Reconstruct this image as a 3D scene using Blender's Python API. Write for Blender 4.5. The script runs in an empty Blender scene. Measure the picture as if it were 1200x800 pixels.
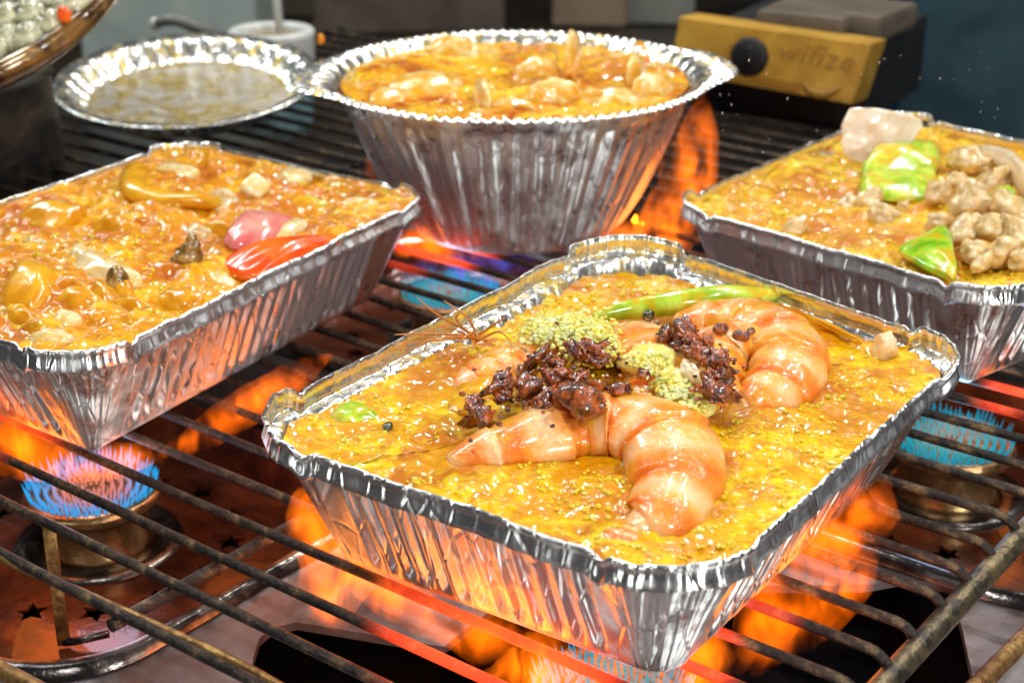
import bpy, bmesh, math, random
import numpy as np
from mathutils import Vector, noise, Matrix, Euler

# ------------------------------------------------------------------ camera, world, lamps, exposure
S = 0.01                                   # the code below works in centimetres
sc = bpy.context.scene
YAW, PITCH, FPX = 0.65526, 0.39904, 1806.6
cam_d = bpy.data.cameras.new('camera'); cam = bpy.data.objects.new('camera', cam_d)
sc.collection.objects.link(cam); sc.camera = cam
cam.location = (0, 0, 24 * S)
cam.rotation_euler = (math.pi / 2 - PITCH, 0, YAW)
cam_d.sensor_width = 36; cam_d.lens = FPX / 1200 * 36
cam_d.clip_start = 0.01; cam_d.clip_end = 50
cam_d.dof.use_dof = True; cam_d.dof.focus_distance = 0.46; cam_d.dof.aperture_fstop = 17

world = bpy.data.worlds.new('World'); sc.world = world; world.use_nodes = True
bg = world.node_tree.nodes['Background']
bg.inputs[0].default_value = (0.62, 0.68, 0.72, 1); bg.inputs[1].default_value = 0.09

def lamp(name, kind, loc, power, col, size=0.1, aim=None, size_y=None):
    d = bpy.data.lights.new(name, kind); d.energy = power; d.color = col
    if kind == 'AREA':
        d.size = size
        if size_y: d.shape = 'RECTANGLE'; d.size_y = size_y
        else: d.shape = 'DISK'
    else: d.shadow_soft_size = size
    o = bpy.data.objects.new(name, d); sc.collection.objects.link(o)
    o.location = [c * S for c in loc]
    if aim is not None:
        o.rotation_euler = (Vector(aim) * S - o.location).to_track_quat('-Z', 'Y').to_euler()
    return o
MID = (-30, 42, 3)
lamp('stall_tube_lamp', 'AREA', (-95, 60, 95), 2.0, (0.93, 0.98, 1.0), .30, MID, 0.04)
lamp('stall_tube_lamp', 'AREA', (10, 125, 85), 1.7, (0.95, 0.98, 1.0), .25, MID, 0.04)
lamp('stall_bulb_lamp', 'AREA', (-25, 8, 75), 2.7, (1.0, 0.97, 0.92), 0.12, MID)
lamp('stall_bulb_lamp', 'AREA', (30, 30, 60), 2.3, (1.0, 0.97, 0.92), 0.07, MID)
lamp('stall_bulb_lamp', 'AREA', (-70, 110, 75), 1.6, (1.0, 0.96, 0.90), 0.035, MID)
lamp('added_back_fill', 'AREA', (-150, 60, 90), 6, (0.9, 1.0, 1.0), 0.4, (-110, 110, 0))  # added fill lamp, out of view, to brighten the background things
for _x, _y, _z in ((-62, 92, 78), (-18, 104, 72), (-104, 38, 92), (8, 78, 84), (-40, 130, 96)):      # small added lamps, unseen, that put glints on the wet sauces
    lamp('added_glint_lamp', 'AREA', (_x, _y, _z), 1.2, (1.0, 0.97, 0.93), 0.03, MID)
lamp('added_side_fill', 'AREA', (75, -5, 16), 6.0, (0.94, 1.0, 0.95), 0.25, (-30, 36, 2))  # added low fill, unseen, to turn the right-facing foil walls silvery
lamp('added_side_fill', 'AREA', (-25, -80, 14), 1.7, (0.95, 1.0, 0.95), 0.3, (-30, 40, 2))  # second added low fill, for the foil walls facing the front
sc.view_settings.view_transform = 'Standard'; sc.view_settings.look = 'None'
sc.view_settings.exposure = 0.0; sc.view_settings.gamma = 1
c_ = sc.cycles
c_.use_denoising = True; c_.max_bounces = 8; c_.transparent_max_bounces = 24
c_.glossy_bounces = 5; c_.diffuse_bounces = 3; c_.transmission_bounces = 4; c_.volume_bounces = 0
c_.sample_clamp_indirect = 8; c_.caustics_reflective = True; c_.blur_glossy = 0.3

# ------------------------------------------------------------------ helpers
_cy, _sy, _cp, _sp = math.cos(YAW), math.sin(YAW), math.cos(PITCH), math.sin(PITCH)
CW = np.array([-_sy * _cp, _cy * _cp, -_sp]); CR = np.array([_cy, _sy, 0.]); CU = np.cross(CR, CW)
CC = np.array([0, 0, 24.])
def P(x, y, z=0.):                         # where the sight line through a photo point meets height z (cm)
    d = CR * (x - 600) + CU * (400 - y) + CW * FPX
    return CC + d * ((z - 24.) / d[2])
def fbm(p, s=1., o=3):
    return noise.fractal(Vector(p) * s, 1.0, 2.0, o)
def nz(x, y=0., z=0.): return noise.noise(Vector((x, y, z)))

class MB:
    def __init__(s): s.v = []; s.f = []; s.uv = []; s.m = []; s.n = 0
    def add(s, v, f, uv=None, m=0):
        v = np.asarray(v, float).reshape(-1, 3)
        b = s.n; s.v.append(v); s.n += len(v)
        s.f += [tuple(i + b for i in q) for q in f]; s.m += [m] * len(f)
        s.uv.append(np.asarray(uv, float) if uv is not None else np.zeros((len(v), 2)))
        return s
    def box(s, c, d, rz=0, tilt=0, bev=0.12, m=0):
        bm = bmesh.new(); bmesh.ops.create_cube(bm, size=1)
        for v in bm.verts: v.co = Vector((v.co.x * d[0], v.co.y * d[1], v.co.z * d[2]))
        if bev: bmesh.ops.bevel(bm, geom=bm.edges[:], offset=bev, segments=2, affect='EDGES', profile=.6)
        M = Matrix.Translation(Vector(c)) @ Euler((tilt, 0, rz)).to_matrix().to_4x4()
        v = [M @ q.co for q in bm.verts]; f = [[q.index for q in g.verts] for g in bm.faces]
        bm.free(); return s.add([tuple(q) for q in v], f, m=m)
    def grid(s, pts, closed=False, uv=None, m=0):   # pts [rows][cols][3]; closed wraps the columns
        pts = np.asarray(pts, float); R, K = pts.shape[:2]; f = []
        for i in range(R - 1):
            for j in range(K if closed else K - 1):
                k = (j + 1) % K
                f.append((i * K + j, i * K + k, (i + 1) * K + k, (i + 1) * K + j))
        if uv is None:
            u, v = np.meshgrid(np.linspace(0, 1, K), np.linspace(0, 1, R)); uv = np.stack([u, v], -1).reshape(-1, 2)
        return s.add(pts.reshape(-1, 3), f, uv, m)
    def tube(s, path, rad, k=12, flat=1., up=(0, 0, 1), rings=None, mod=None, m=0, caps=True):
        path = np.asarray(path, float); rad = np.asarray(rad, float) * np.ones(len(path))
        if rings:
            t = np.linspace(0, len(path) - 1, rings); out = []; ro = np.interp(t, range(len(path)), rad)
            for a in t:
                i = min(int(a), len(path) - 2); u = a - i
                p0, p1, p2, p3 = path[max(i - 1, 0)], path[i], path[i + 1], path[min(i + 2, len(path) - 1)]
                out.append(.5 * (2 * p1 + (p2 - p0) * u + (2 * p0 - 5 * p1 + 4 * p2 - p3) * u * u + (3 * p1 - p0 - 3 * p2 + p3) * u ** 3))
            path = np.array(out); rad = ro
        n = len(path); T = np.gradient(path, axis=0); T /= np.linalg.norm(T, axis=1)[:, None] + 1e-9
        up = np.asarray(up, float); G = []
        for i in range(n):
            a = np.cross(T[i], up); a = a / (np.linalg.norm(a) + 1e-9); b = np.cross(a, T[i])
            r = rad[i]; row = []
            for j in range(k):
                th = 2 * math.pi * j / k; mm = mod(i / (n - 1), th) if mod else 1
                row.append(path[i] + r * mm * (math.cos(th) * a * flat + math.sin(th) * b))
            G.append(row)
        if caps:
            G = [[path[0]] * k] + G + [[path[-1]] * k]
        L = len(G); uu, vv = np.meshgrid(np.linspace(0, 1, k), np.linspace(0, 1, L))
        return s.grid(G, True, np.stack([vv, uu], -1).reshape(-1, 2), m)
    def lathe(s, c, prof, k=48, m=0):
        return s.grid([[(c[0] + r * math.cos(2 * math.pi * j / k), c[1] + r * math.sin(2 * math.pi * j / k), c[2] + z) for j in range(k)] for r, z in prof], True, m=m)
    def ico(s, c, r, sub=2, amp=0., fr=1., seed=0., rot=None, m=0):
        v, f = ICO(sub); r = np.array(r, float) * np.ones(3); v = v.copy()
        if amp:
            k = np.array([1 + amp * fbm((a[0] + seed, a[1] - seed * .7, a[2] + seed * .3), fr, 2) for a in v]); v = v * k[:, None]
        v = v * r
        if rot is not None: v = v @ np.array(Euler(rot).to_matrix()).T
        return s.add(v + np.asarray(c, float), f, m=m)
    def build(s, name, mats, parent=None, origin=(0, 0, 0), smooth=True, flip=False):
        me = bpy.data.meshes.new(name); v = (np.concatenate(s.v) - np.asarray(origin, float)) * S
        me.from_pydata(v.tolist(), [], s.f)
        if not isinstance(mats, (list, tuple)): mats = [mats]
        for q in mats: me.materials.append(q)
        uvl = me.uv_layers.new(name='UVMap'); U = np.concatenate(s.uv)
        li = np.empty(len(me.loops), np.int32); me.loops.foreach_get('vertex_index', li)
        uvl.data.foreach_set('uv', U[li].astype(np.float32).ravel())
        me.polygons.foreach_set('material_index', np.array(s.m, np.int32))
        me.polygons.foreach_set('use_smooth', np.ones(len(me.polygons), bool) if smooth else np.zeros(len(me.polygons), bool))
        if len(s.f) < 30000:
            bm = bmesh.new(); bm.from_mesh(me); bmesh.ops.remove_doubles(bm, verts=bm.verts, dist=1e-6)
            bmesh.ops.recalc_face_normals(bm, faces=bm.faces); bm.to_mesh(me); bm.free()
        me.validate(); me.update()
        o = bpy.data.objects.new(name, me); sc.collection.objects.link(o)
        if parent is not None: o.parent = parent
        else: o.location = [c * S for c in origin]
        return o
_ic = {}
def ICO(sub):
    if sub not in _ic:
        bm = bmesh.new(); bmesh.ops.create_icosphere(bm, subdivisions=sub, radius=1)
        _ic[sub] = (np.array([v.co[:] for v in bm.verts]), [tuple(v.index for v in f.verts) for f in bm.faces]); bm.free()
    return _ic[sub]
def tag(o, label=None, cat=None, group=None, kind=None):
    if label: o['label'] = label
    if cat: o['category'] = cat
    if group: o['group'] = group
    if kind: o['kind'] = kind
    return o
def empty(name, loc, label, cat, group=None):
    o = bpy.data.objects.new(name, None); sc.collection.objects.link(o); o.location = [c * S for c in loc]
    o.empty_display_size = .01
    return tag(o, label, cat, group)

# ------------------------------------------------------------------ materials
class NT:
    def __init__(s, name):
        s.mat = bpy.data.materials.new(name); s.mat.use_nodes = True; s.t = s.mat.node_tree; s.n = s.t.nodes
        s.b = s.n['Principled BSDF']; s.out = s.n['Material Output']
        s.tc = s.n.new('ShaderNodeTexCoord'); s.obj = s.tc.outputs['Object']
    def set(s, **k):
        for a, v in k.items():
            i = s.b.inputs[a.replace('_', ' ')]
            if isinstance(v, (int, float)): i.default_value = v
            elif isinstance(v, tuple): i.default_value = (*v, 1) if len(v) == 3 and i.type == 'RGBA' else v
            else: s.t.links.new(v, i)
        return s
    def link(s, a, b): s.t.links.new(a, b)
    def inp(s, node, key, v):
        i = node.inputs[key]
        if isinstance(v, (int, float)): i.default_value = v
        elif isinstance(v, tuple): i.default_value = (*v, 1) if i.type == 'RGBA' else v
        else: s.link(v, i)
    def map(s, scale, src=None):
        m = s.n.new('ShaderNodeMapping'); s.link(src or s.obj, m.inputs[0]); m.inputs['Scale'].default_value = scale; return m.outputs[0]
    def noise(s, scale, det=3, rough=.55, dist=0., vec=None):
        n = s.n.new('ShaderNodeTexNoise'); s.link(vec or s.obj, n.inputs['Vector'])
        n.inputs['Scale'].default_value = scale; n.inputs['Detail'].default_value = det; n.inputs['Roughness'].default_value = rough; n.inputs['Distortion'].default_value = dist
        return n.outputs[0]
    def vor(s, scale, feat='F1', vec=None, rnd=1.):
        n = s.n.new('ShaderNodeTexVoronoi'); s.link(vec or s.obj, n.inputs['Vector']); n.feature = feat
        n.inputs['Scale'].default_value = scale; n.inputs['Randomness'].default_value = rnd
        return n.outputs['Distance']
    def ramp(s, fac, stops, interp='LINEAR'):
        r = s.n.new('ShaderNodeValToRGB'); s.link(fac, r.inputs[0]); e = r.color_ramp.elements; r.color_ramp.interpolation = interp
        while len(e) < len(stops): e.new(.5)
        for q, (p, c) in zip(e, stops):
            q.position = p; q.color = (*c, 1) if isinstance(c, tuple) else (c, c, c, 1)
        return r.outputs[0]
    def mix(s, fac, a, b, mode='MIX'):
        m = s.n.new('ShaderNodeMix'); m.data_type = 'RGBA'; m.blend_type = mode
        s.inp(m, 0, fac); s.inp(m, 6, a); s.inp(m, 7, b); return m.outputs[2]
    def math(s, op, a, b=0., clamp=False):
        m = s.n.new('ShaderNodeMath'); m.operation = op; m.use_clamp = clamp; s.inp(m, 0, a); s.inp(m, 1, b); return m.outputs[0]
    def bump(s, h, strength=.3, dist=.001, nrm=None):
        b = s.n.new('ShaderNodeBump'); s.link(h, b.inputs['Height']); b.inputs['Strength'].default_value = strength; b.inputs['Distance'].default_value = dist
        if nrm is not None: s.link(nrm, b.inputs['Normal'])
        s.link(b.outputs[0], s.b.inputs['Normal']); return b.outputs[0]
    def sep(s, src):
        x = s.n.new('ShaderNodeSeparateXYZ'); s.link(src, x.inputs[0]); return x.outputs

def m_foil(stain):
    m = NT('foil_greasy' if stain else 'foil')
    cr = m.vor(120, 'DISTANCE_TO_EDGE', m.map((1, 1, .28)))
    n2 = m.noise(75, 4, .55, .5, m.map((1, 1, .22)))
    n3 = m.noise(300, 2, .5, 0, m.map((1, 1, .35)))
    h = m.math('ADD', m.math('MULTIPLY', m.ramp(cr, [(0, 0.), (.07, 1.)]), .22), m.math('ADD', m.math('MULTIPLY', n2, .75), m.math('MULTIPLY', n3, .16)))
    m.bump(h, .4 if stain else .7, .0013)
    if stain:
        k = m.ramp(m.noise(130, 5, .7, .5), [(.50, 0.), (.64, 1.)])
        m.set(Base_Color=m.mix(k, (.92, .93, .92), (.66, .46, .05)), Metallic=m.ramp(k, [(0, 1.), (1, .5)]), Roughness=m.ramp(k, [(0, .24), (1, .32)]))
    else:
        tg = m.n.new('ShaderNodeTangent'); tg.direction_type = 'RADIAL'; tg.axis = 'Z'    # rolled metal: highlights smear up and down the wall
        m.set(Base_Color=(.95, .95, .95), Metallic=1., Roughness=m.ramp(m.noise(90, 3), [(.36, .24), (.64, .50)]), Anisotropic=.92, Anisotropic_Rotation=.25, Tangent=tg.outputs[0])
    return m.mat
def m_sauce(name, dark, mid, light, pale, sss=.15, z0=0.):
    m = NT(name)
    a = m.noise(24, 3, .55, 1.5); b = m.noise(80, 3, .5, 1.4); c = m.noise(300, 3, .6)
    foam = m.ramp(m.math('ADD', m.math('MULTIPLY', m.noise(30, 4, .6, 1.0), .75), m.math('MULTIPLY', c, .25)), [(.44, 0.), (.56, 1.)])
    pool = m.ramp(a, [(.38, dark), (.56, mid)]); frothy = m.ramp(b, [(.36, mid), (.50, light), (.68, pale)])
    col = m.mix(foam, pool, frothy)
    fleck = m.ramp(m.vor(520), [(.10, 1.), (.17, 0.)])
    col = m.mix(m.math('MULTIPLY', fleck, m.ramp(m.noise(60, 2), [(.5, 0.), (.6, .7)])), col, (.40, .09, .004))
    bub = m.ramp(m.vor(380, 'SMOOTH_F1'), [(.0, 1.), (.45, .0)])
    h = m.math('ADD', m.math('MULTIPLY', m.math('MULTIPLY', bub, foam), .6), m.math('MULTIPLY', b, m.math('ADD', m.math('MULTIPLY', foam, .8), .5)))
    m.bump(m.math('ADD', h, m.math('MULTIPLY', c, .1)), .5, .0018)
    hw = m.math('ADD', m.math('MULTIPLY', m.noise(95, 1, .4, .6), 1.0), m.math('MULTIPLY', m.math('MULTIPLY', bub, foam), .35))
    wet = m.n.new('ShaderNodeBump'); m.link(hw, wet.inputs['Height']); wet.inputs['Strength'].default_value = .75; wet.inputs['Distance'].default_value = .0016
    m.link(wet.outputs[0], m.b.inputs['Coat Normal'])
    m.set(Base_Color=col, Roughness=.4, Subsurface_Weight=sss, Subsurface_Radius=(1, .4, .05), Subsurface_Scale=.003, Specular_IOR_Level=.12, Coat_Weight=1., Coat_Roughness=.05, Coat_IOR=1.42)
    return m.mat
def m_food(name, c1, c2, scale=150, rough=.2, sss=.2, bump=.4, lo=.4, hi=.6, coat=.45, stretch=(1, 1, 1), wet=0.):
    m = NT(name); v = m.map(stretch); n = m.noise(scale, 4, .6, .5, v); n2 = m.noise(scale * 4, 3, .6)
    m.bump(m.math('ADD', n, m.math('MULTIPLY', n2, .4)), bump, .001)
    col = m.ramp(n, [(lo, c1), (hi, c2)])
    if wet: col = m.mix(m.ramp(m.noise(75, 4, .65, 1.), [(.47, 0.), (.60, wet)]), col, (.76, .38, .008))
    m.set(Base_Color=col, Roughness=rough, Subsurface_Weight=sss, Subsurface_Radius=(1, .5, .25), Subsurface_Scale=.003, Coat_Weight=coat, Coat_Roughness=.05)
    return m.mat
def m_prawn():
    m = NT('prawn_flesh'); uv = m.tc.outputs['UV']; x = m.sep(uv)
    w = m.n.new('ShaderNodeTexWave'); m.link(m.map((1, .25, 1), uv), w.inputs[0]); w.wave_type = 'BANDS'; w.bands_direction = 'X'
    w.inputs['Scale'].default_value = 2.3; w.inputs['Distortion'].default_value = 3.; w.inputs['Detail'].default_value = 3; w.inputs['Detail Scale'].default_value = 2.5
    n = m.noise(110, 4, .6, 1.)
    f = m.math('ADD', m.math('MULTIPLY', w.outputs[1], .5), m.math('MULTIPLY', n, .5))
    col = m.ramp(f, [(.28, (.93, .52, .24)), (.44, (.93, .40, .12)), (.58, (.92, .30, .05)), (.80, (.84, .18, .015))])
    sauce = m.ramp(m.noise(70, 4, .65, .8), [(.48, 0.), (.64, .8)])
    col = m.mix(sauce, col, (.82, .42, .02))
    m.bump(m.math('ADD', m.noise(190, 4, .6), m.math('MULTIPLY', w.outputs[1], .35)), .6, .0016)
    m.set(Base_Color=col, Roughness=.24, Subsurface_Weight=.4, Subsurface_Radius=(1, .45, .2), Subsurface_Scale=.005, Coat_Weight=.5, Coat_Roughness=.06)
    return m.mat
def m_simple(name, c, rough=.5, metal=0., c2=None, scale=60, bump=.0, lo=.4, hi=.65, coat=0., bd=.001, det=5):
    m = NT(name); n = m.noise(scale, det, .65, .4)
    m.set(Base_Color=m.ramp(n, [(lo, c), (hi, c2 or c)]), Roughness=rough, Metallic=metal, Coat_Weight=coat)
    if bump: m.bump(m.noise(scale * 3, 4, .65), bump, bd)
    return m.mat
def m_wire():
    m = NT('scorched_wire'); n = m.noise(160, 5, .7, .3); n2 = m.noise(700, 4, .7)
    m.bump(m.math('ADD', n2, n), .8, .0012)
    m.set(Base_Color=m.ramp(n, [(.38, (.025, .022, .022)), (.54, (.06, .045, .035)), (.70, (.26, .17, .08))]), Metallic=.75, Roughness=m.ramp(n2, [(.3, .28), (.7, .55)]))
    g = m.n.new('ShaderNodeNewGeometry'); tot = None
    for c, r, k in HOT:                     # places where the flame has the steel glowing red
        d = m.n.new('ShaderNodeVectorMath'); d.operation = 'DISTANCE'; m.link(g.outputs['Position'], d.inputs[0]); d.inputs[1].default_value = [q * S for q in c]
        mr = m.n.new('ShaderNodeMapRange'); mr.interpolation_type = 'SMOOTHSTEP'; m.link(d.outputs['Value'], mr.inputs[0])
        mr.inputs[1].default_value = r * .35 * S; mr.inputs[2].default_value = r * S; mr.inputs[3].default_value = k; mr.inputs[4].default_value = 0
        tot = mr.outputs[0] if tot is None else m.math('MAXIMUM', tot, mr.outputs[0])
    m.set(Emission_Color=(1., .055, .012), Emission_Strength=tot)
    return m.mat
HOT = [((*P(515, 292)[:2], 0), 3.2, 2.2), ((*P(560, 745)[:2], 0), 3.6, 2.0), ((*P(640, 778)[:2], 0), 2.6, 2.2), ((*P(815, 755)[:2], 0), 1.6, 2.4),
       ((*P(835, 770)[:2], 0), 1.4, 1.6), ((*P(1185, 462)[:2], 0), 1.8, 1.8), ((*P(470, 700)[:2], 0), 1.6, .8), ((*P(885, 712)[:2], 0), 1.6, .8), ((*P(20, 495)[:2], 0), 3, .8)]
def m_flame(name, col, k):
    m = bpy.data.materials.new(name); m.use_nodes = True; t = m.node_tree; t.nodes.clear(); N = t.nodes.new
    o = N('ShaderNodeOutputMaterial'); e = N('ShaderNodeEmission'); e.inputs[0].default_value = (*col, 1)
    tc = N('ShaderNodeTexCoord'); mp = N('ShaderNodeMapping'); mp.inputs['Scale'].default_value = (1, 1, .45); t.links.new(tc.outputs['Object'], mp.inputs[0])
    n = N('ShaderNodeTexNoise'); n.inputs['Scale'].default_value = 95; n.inputs['Detail'].default_value = 2; n.inputs['Distortion'].default_value = .8; t.links.new(mp.outputs[0], n.inputs['Vector'])
    r = N('ShaderNodeMapRange'); r.interpolation_type = 'SMOOTHSTEP'; t.links.new(n.outputs[0], r.inputs[0])
    r.inputs[1].default_value = .40; r.inputs[2].default_value = .68; r.inputs[3].default_value = k * .03; r.inputs[4].default_value = k * 1.8
    t.links.new(r.outputs[0], e.inputs[1]); t.links.new(e.outputs[0], o.inputs['Volume']); return m
def m_jet(name, stops, k, zscale=1.0):
    m = NT(name); x = m.sep(m.obj); r = m.math('SQRT', m.math('ADD', m.math('POWER', x[0], 2.), m.math('POWER', x[1], 2.)))
    f = m.math('ADD', m.math('MULTIPLY', r, 1 / (2.6 * S)), m.math('MULTIPLY', m.noise(260, 2), .25))
    m.set(Base_Color=(0, 0, 0), Emission_Color=m.ramp(f, stops), Emission_Strength=k, Roughness=1.)
    m.b.inputs['Specular IOR Level'].default_value = 0
    m.set(Alpha=.5)
    return m.mat

M = {}
M['foil'] = m_foil(False); M['foil_in'] = m_foil(True)
M['sauce_main'] = m_sauce('yellow_curry_sauce', (.54, .16, .001), (.72, .31, .001), (.86, .50, .002), (.92, .70, .01))
M['sauce_left'] = m_sauce('orange_curry_sauce', (.52, .13, .001), (.70, .25, .001), (.82, .39, .002), (.90, .56, .02))
M['sauce_right'] = m_sauce('golden_curry_sauce', (.54, .17, .001), (.70, .31, .002), (.82, .50, .004), (.88, .70, .06))
M['sauce_bowl'] = m_sauce('amber_clam_sauce', (.52, .10, .002), (.82, .34, .004), (.90, .52, .008), (.92, .66, .04))
M['bubble'] = m_food('sauce_bubble', (.88, .54, .006), (.95, .72, .06), 300, .03, .35, .1, coat=1.)
M['prawn'] = m_prawn()
M['chili'] = m_food('dark_chili_paste', (.07, .012, .003), (.52, .11, .012), 260, .2, .1, .9, .42, .66, 1.)
M['garlic'] = m_food('minced_garlic', (.88, .70, .10), (.95, .86, .36), 260, .12, .6, .5)
M['green'] = m_food('green_vegetable', (.30, .50, .01), (.62, .80, .10), 90, .18, .25, .3, wet=.75)
M['leaf'] = m_food('bright_green_leaf', (.16, .45, .004), (.42, .68, .02), 90, .2, .2, .35, wet=.75)
M['peppercorn'] = m_food('peppercorn_skin', (.02, .02, .006), (.10, .10, .02), 300, .15, 0., .4)
M['skin'] = m_food('sauce_coated_skin', (.66, .26, .006), (.86, .46, .03), 70, .2, .2, .4, wet=.75)
M['onion'] = m_food('pale_onion', (.80, .56, .30), (.88, .76, .56), 110, .15, .35, .2)
M['cube'] = m_food('cream_cube', (.82, .60, .22), (.90, .80, .56), 80, .2, .35, .2, wet=.75)
M['pink'] = m_food('pink_onion', (.72, .16, .16), (.80, .36, .28), 60, .15, .3, .2)
M['red'] = m_food('red_pepper', (.86, .07, .004), (.95, .15, .006), 50, .2, .2, .25, wet=.25)
M['slab'] = m_food('translucent_slab', (.72, .52, .34), (.80, .68, .54), 200, .25, .4, .3)
M['squid'] = m_food('squid_meat', (.56, .38, .16), (.82, .66, .40), 110, .14, .35, .9, wet=.7)
M['mush'] = m_food('mushroom_brown', (.12, .055, .01), (.42, .24, .06), 160, .12, .1, .6)
M['snail'] = m_food('snail_shell', (.14, .13, .06), (.62, .60, .40), 120, .2, .1, .5, .35, .6)
M['snail_dark'] = m_food('snail_opening', (.02, .015, .01), (.10, .07, .03), 200, .2, .0, .4)
M['clam'] = m_food('clam_shell', (.74, .36, .03), (.86, .70, .34), 120, .15, .3, .4, wet=.75, stretch=(1, 1, 2.5))
M['whisker'] = m_simple('prawn_whisker', (.55, .20, .03), .3)
M['bowl'] = m_simple('glazed_brown_rim', (.05, .018, .008), .16, .25, (.34, .19, .05), 55, .5, .42, .66, .8)
M['pot'] = m_simple('sooty_pot', (.010, .009, .008), .55, .2, (.09, .065, .04), 40, .7)
M['wire'] = m_wire()
M['bar'] = m_simple('scorched_bar', (.07, .065, .06), .32, .85, (.36, .27, .14), 130, .7)
M['burner'] = m_simple('burner_brass', (.22, .11, .04), .3, .9, (.50, .34, .16), 90, .3)
M['pan'] = m_simple('rusty_drip_pan', (.05, .010, .004), .26, .35, (.22, .05, .012), 32, .5, .38, .64, .5)
M['panrim'] = m_simple('pan_rim_steel', (.05, .045, .045), .22, .9, (.42, .38, .34), 50, .35, .45, .75)
M['steel'] = m_simple('stained_steel_top', (.27, .25, .26), .3, .7, (.15, .075, .055), 26, .25, .45, .7)
M['under'] = m_simple('stove_inside', (.006, .010, .018), .3, .5, (.03, .028, .035), 40, .5)
M['yflame'] = m_flame('orange_flame', (1., .16, .003), 50)
M['yflame2'] = m_flame('deep_orange_flame', (1., .14, .002), 40)
M['bflame'] = m_flame('blue_flame', (.10, .16, 1.), 8)
M['jetL'] = m_jet('blue_pink_jet', [(.0, (.95, .30, .16)), (.55, (.85, .26, .22)), (.74, (.16, .40, .9)), (1., (.02, .42, .95))], 1.0)
M['jetR'] = m_jet('cyan_jet', [(.0, (.35, .30, .25)), (.3, (.10, .50, .55)), (.7, (.01, .42, .52)), (1., (.005, .30, .45))], .95)
M['ochre'] = m_simple('ochre_enamel', (.42, .22, .025), .45, .1, (.62, .36, .05), 30, .2)
M['black'] = m_simple('black_plastic', (.003, .003, .004), .55, 0, (.008, .008, .009), 50)
M['grey_teal'] = m_simple('grey_steel_box', (.40, .48, .45), .4, .2, (.55, .62, .58), 12, .1)
M['grey'] = m_simple('dull_grey', (.18, .18, .16), .5, .1, (.26, .26, .22), 12, .1)
M['brown'] = m_simple('brown_card', (.075, .055, .04), .6, 0, (.14, .11, .08), 14, .2)
M['white'] = m_simple('white_plastic', (.62, .64, .60), .35, 0, (.72, .74, .70), 20)
M['teal'] = m_simple('pale_blue_label', (.25, .50, .55), .35, 0, (.42, .62, .66), 20)
M['broth'] = m_simple('brown_dip', (.22, .15, .06), .15, 0, (.34, .25, .12), 60)
M['navy'] = m_simple('dark_blue_enamel', (.012, .035, .05), .3, .0, (.03, .075, .10), 10, .15)
M['blue'] = m_simple('blue_edge', (.004, .02, .09), .3, .2, (.01, .08, .14), 30)
M['rustrod'] = m_simple('rusted_rod', (.16, .07, .02), .4, .7, (.45, .27, .09), 150, .7)
M['counter'] = m_simple('stall_counter', (.012, .012, .014), .3, .3, (.06, .035, .02), 14, .4)
M['ink'] = m_simple('faded_print', (.34, .17, .025), .5)
M['print_gold'] = m_simple('embossed_gold', (.34, .17, .02), .4)
M['tanbox'] = m_simple('tan_box', (.24, .17, .11), .5, 0, (.32, .24, .16), 16, .1)
M['flake'] = m_simple('oil_drop', (.75, .70, .62), .05, 0, coat=1.)

# ------------------------------------------------------------------ setting: counter, wall, stove
def slab(name, c, d, mat, rz=0, bev=.3, **k):
    o = MB().box((0, 0, 0), d, rz, bev=bev).build(name, mat, origin=(0, 0, 0), smooth=False)
    o.location = [q * S for q in c]; return o
tag(slab('counter_top', (-60, 90, -9.6), (420, 380, 1.0), M['counter']), kind='structure')
tag(slab('back_wall', (-190, 250, 60), (460, 6, 160), M['brown'], rz=YAW), kind='structure')

def fill_plate(name, outer, holes, z, th, mat, parent=None):
    cu = bpy.data.curves.new(name, 'CURVE'); cu.dimensions = '2D'; cu.fill_mode = 'BOTH'; cu.extrude = th / 2 * S
    for poly in [outer] + holes:
        sp = cu.splines.new('POLY'); sp.points.add(len(poly) - 1); sp.use_cyclic_u = True
        for q, p in zip(sp.points, poly): q.co = (p[0] * S, p[1] * S, 0, 1)
    t = bpy.data.objects.new('t', cu); sc.collection.objects.link(t)
    dg = bpy.context.evaluated_depsgraph_get(); me = bpy.data.meshes.new_from_object(t.evaluated_get(dg))
    bpy.data.objects.remove(t); me.name = name; me.materials.clear(); me.materials.append(mat)
    o = bpy.data.objects.new(name, me); sc.collection.objects.link(o); o.location.z = z * S
    if parent: o.parent = parent; o.location = Vector((0, 0, z * S)) - parent.location
    return o
def rsq(cx, cy, h, r, n=10, hy=None):
    hy = hy or h; out = []
    for k, (sx, sy) in enumerate(((1, 1), (-1, 1), (-1, -1), (1, -1))):
        for i in range(n + 1):
            a = math.pi / 2 * (k + i / n); out.append((cx + sx * (h - r) + r * math.cos(a), cy + sy * (hy - r) + r * math.sin(a)))
    return out
def star(cx, cy, r, a0=0, n=5, q=.45):
    return [(cx + (r if i % 2 == 0 else r * q) * math.cos(a0 + i * math.pi / n), cy + (r if i % 2 == 0 else r * q) * math.sin(a0 + i * math.pi / n)) for i in range(2 * n)]

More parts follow.
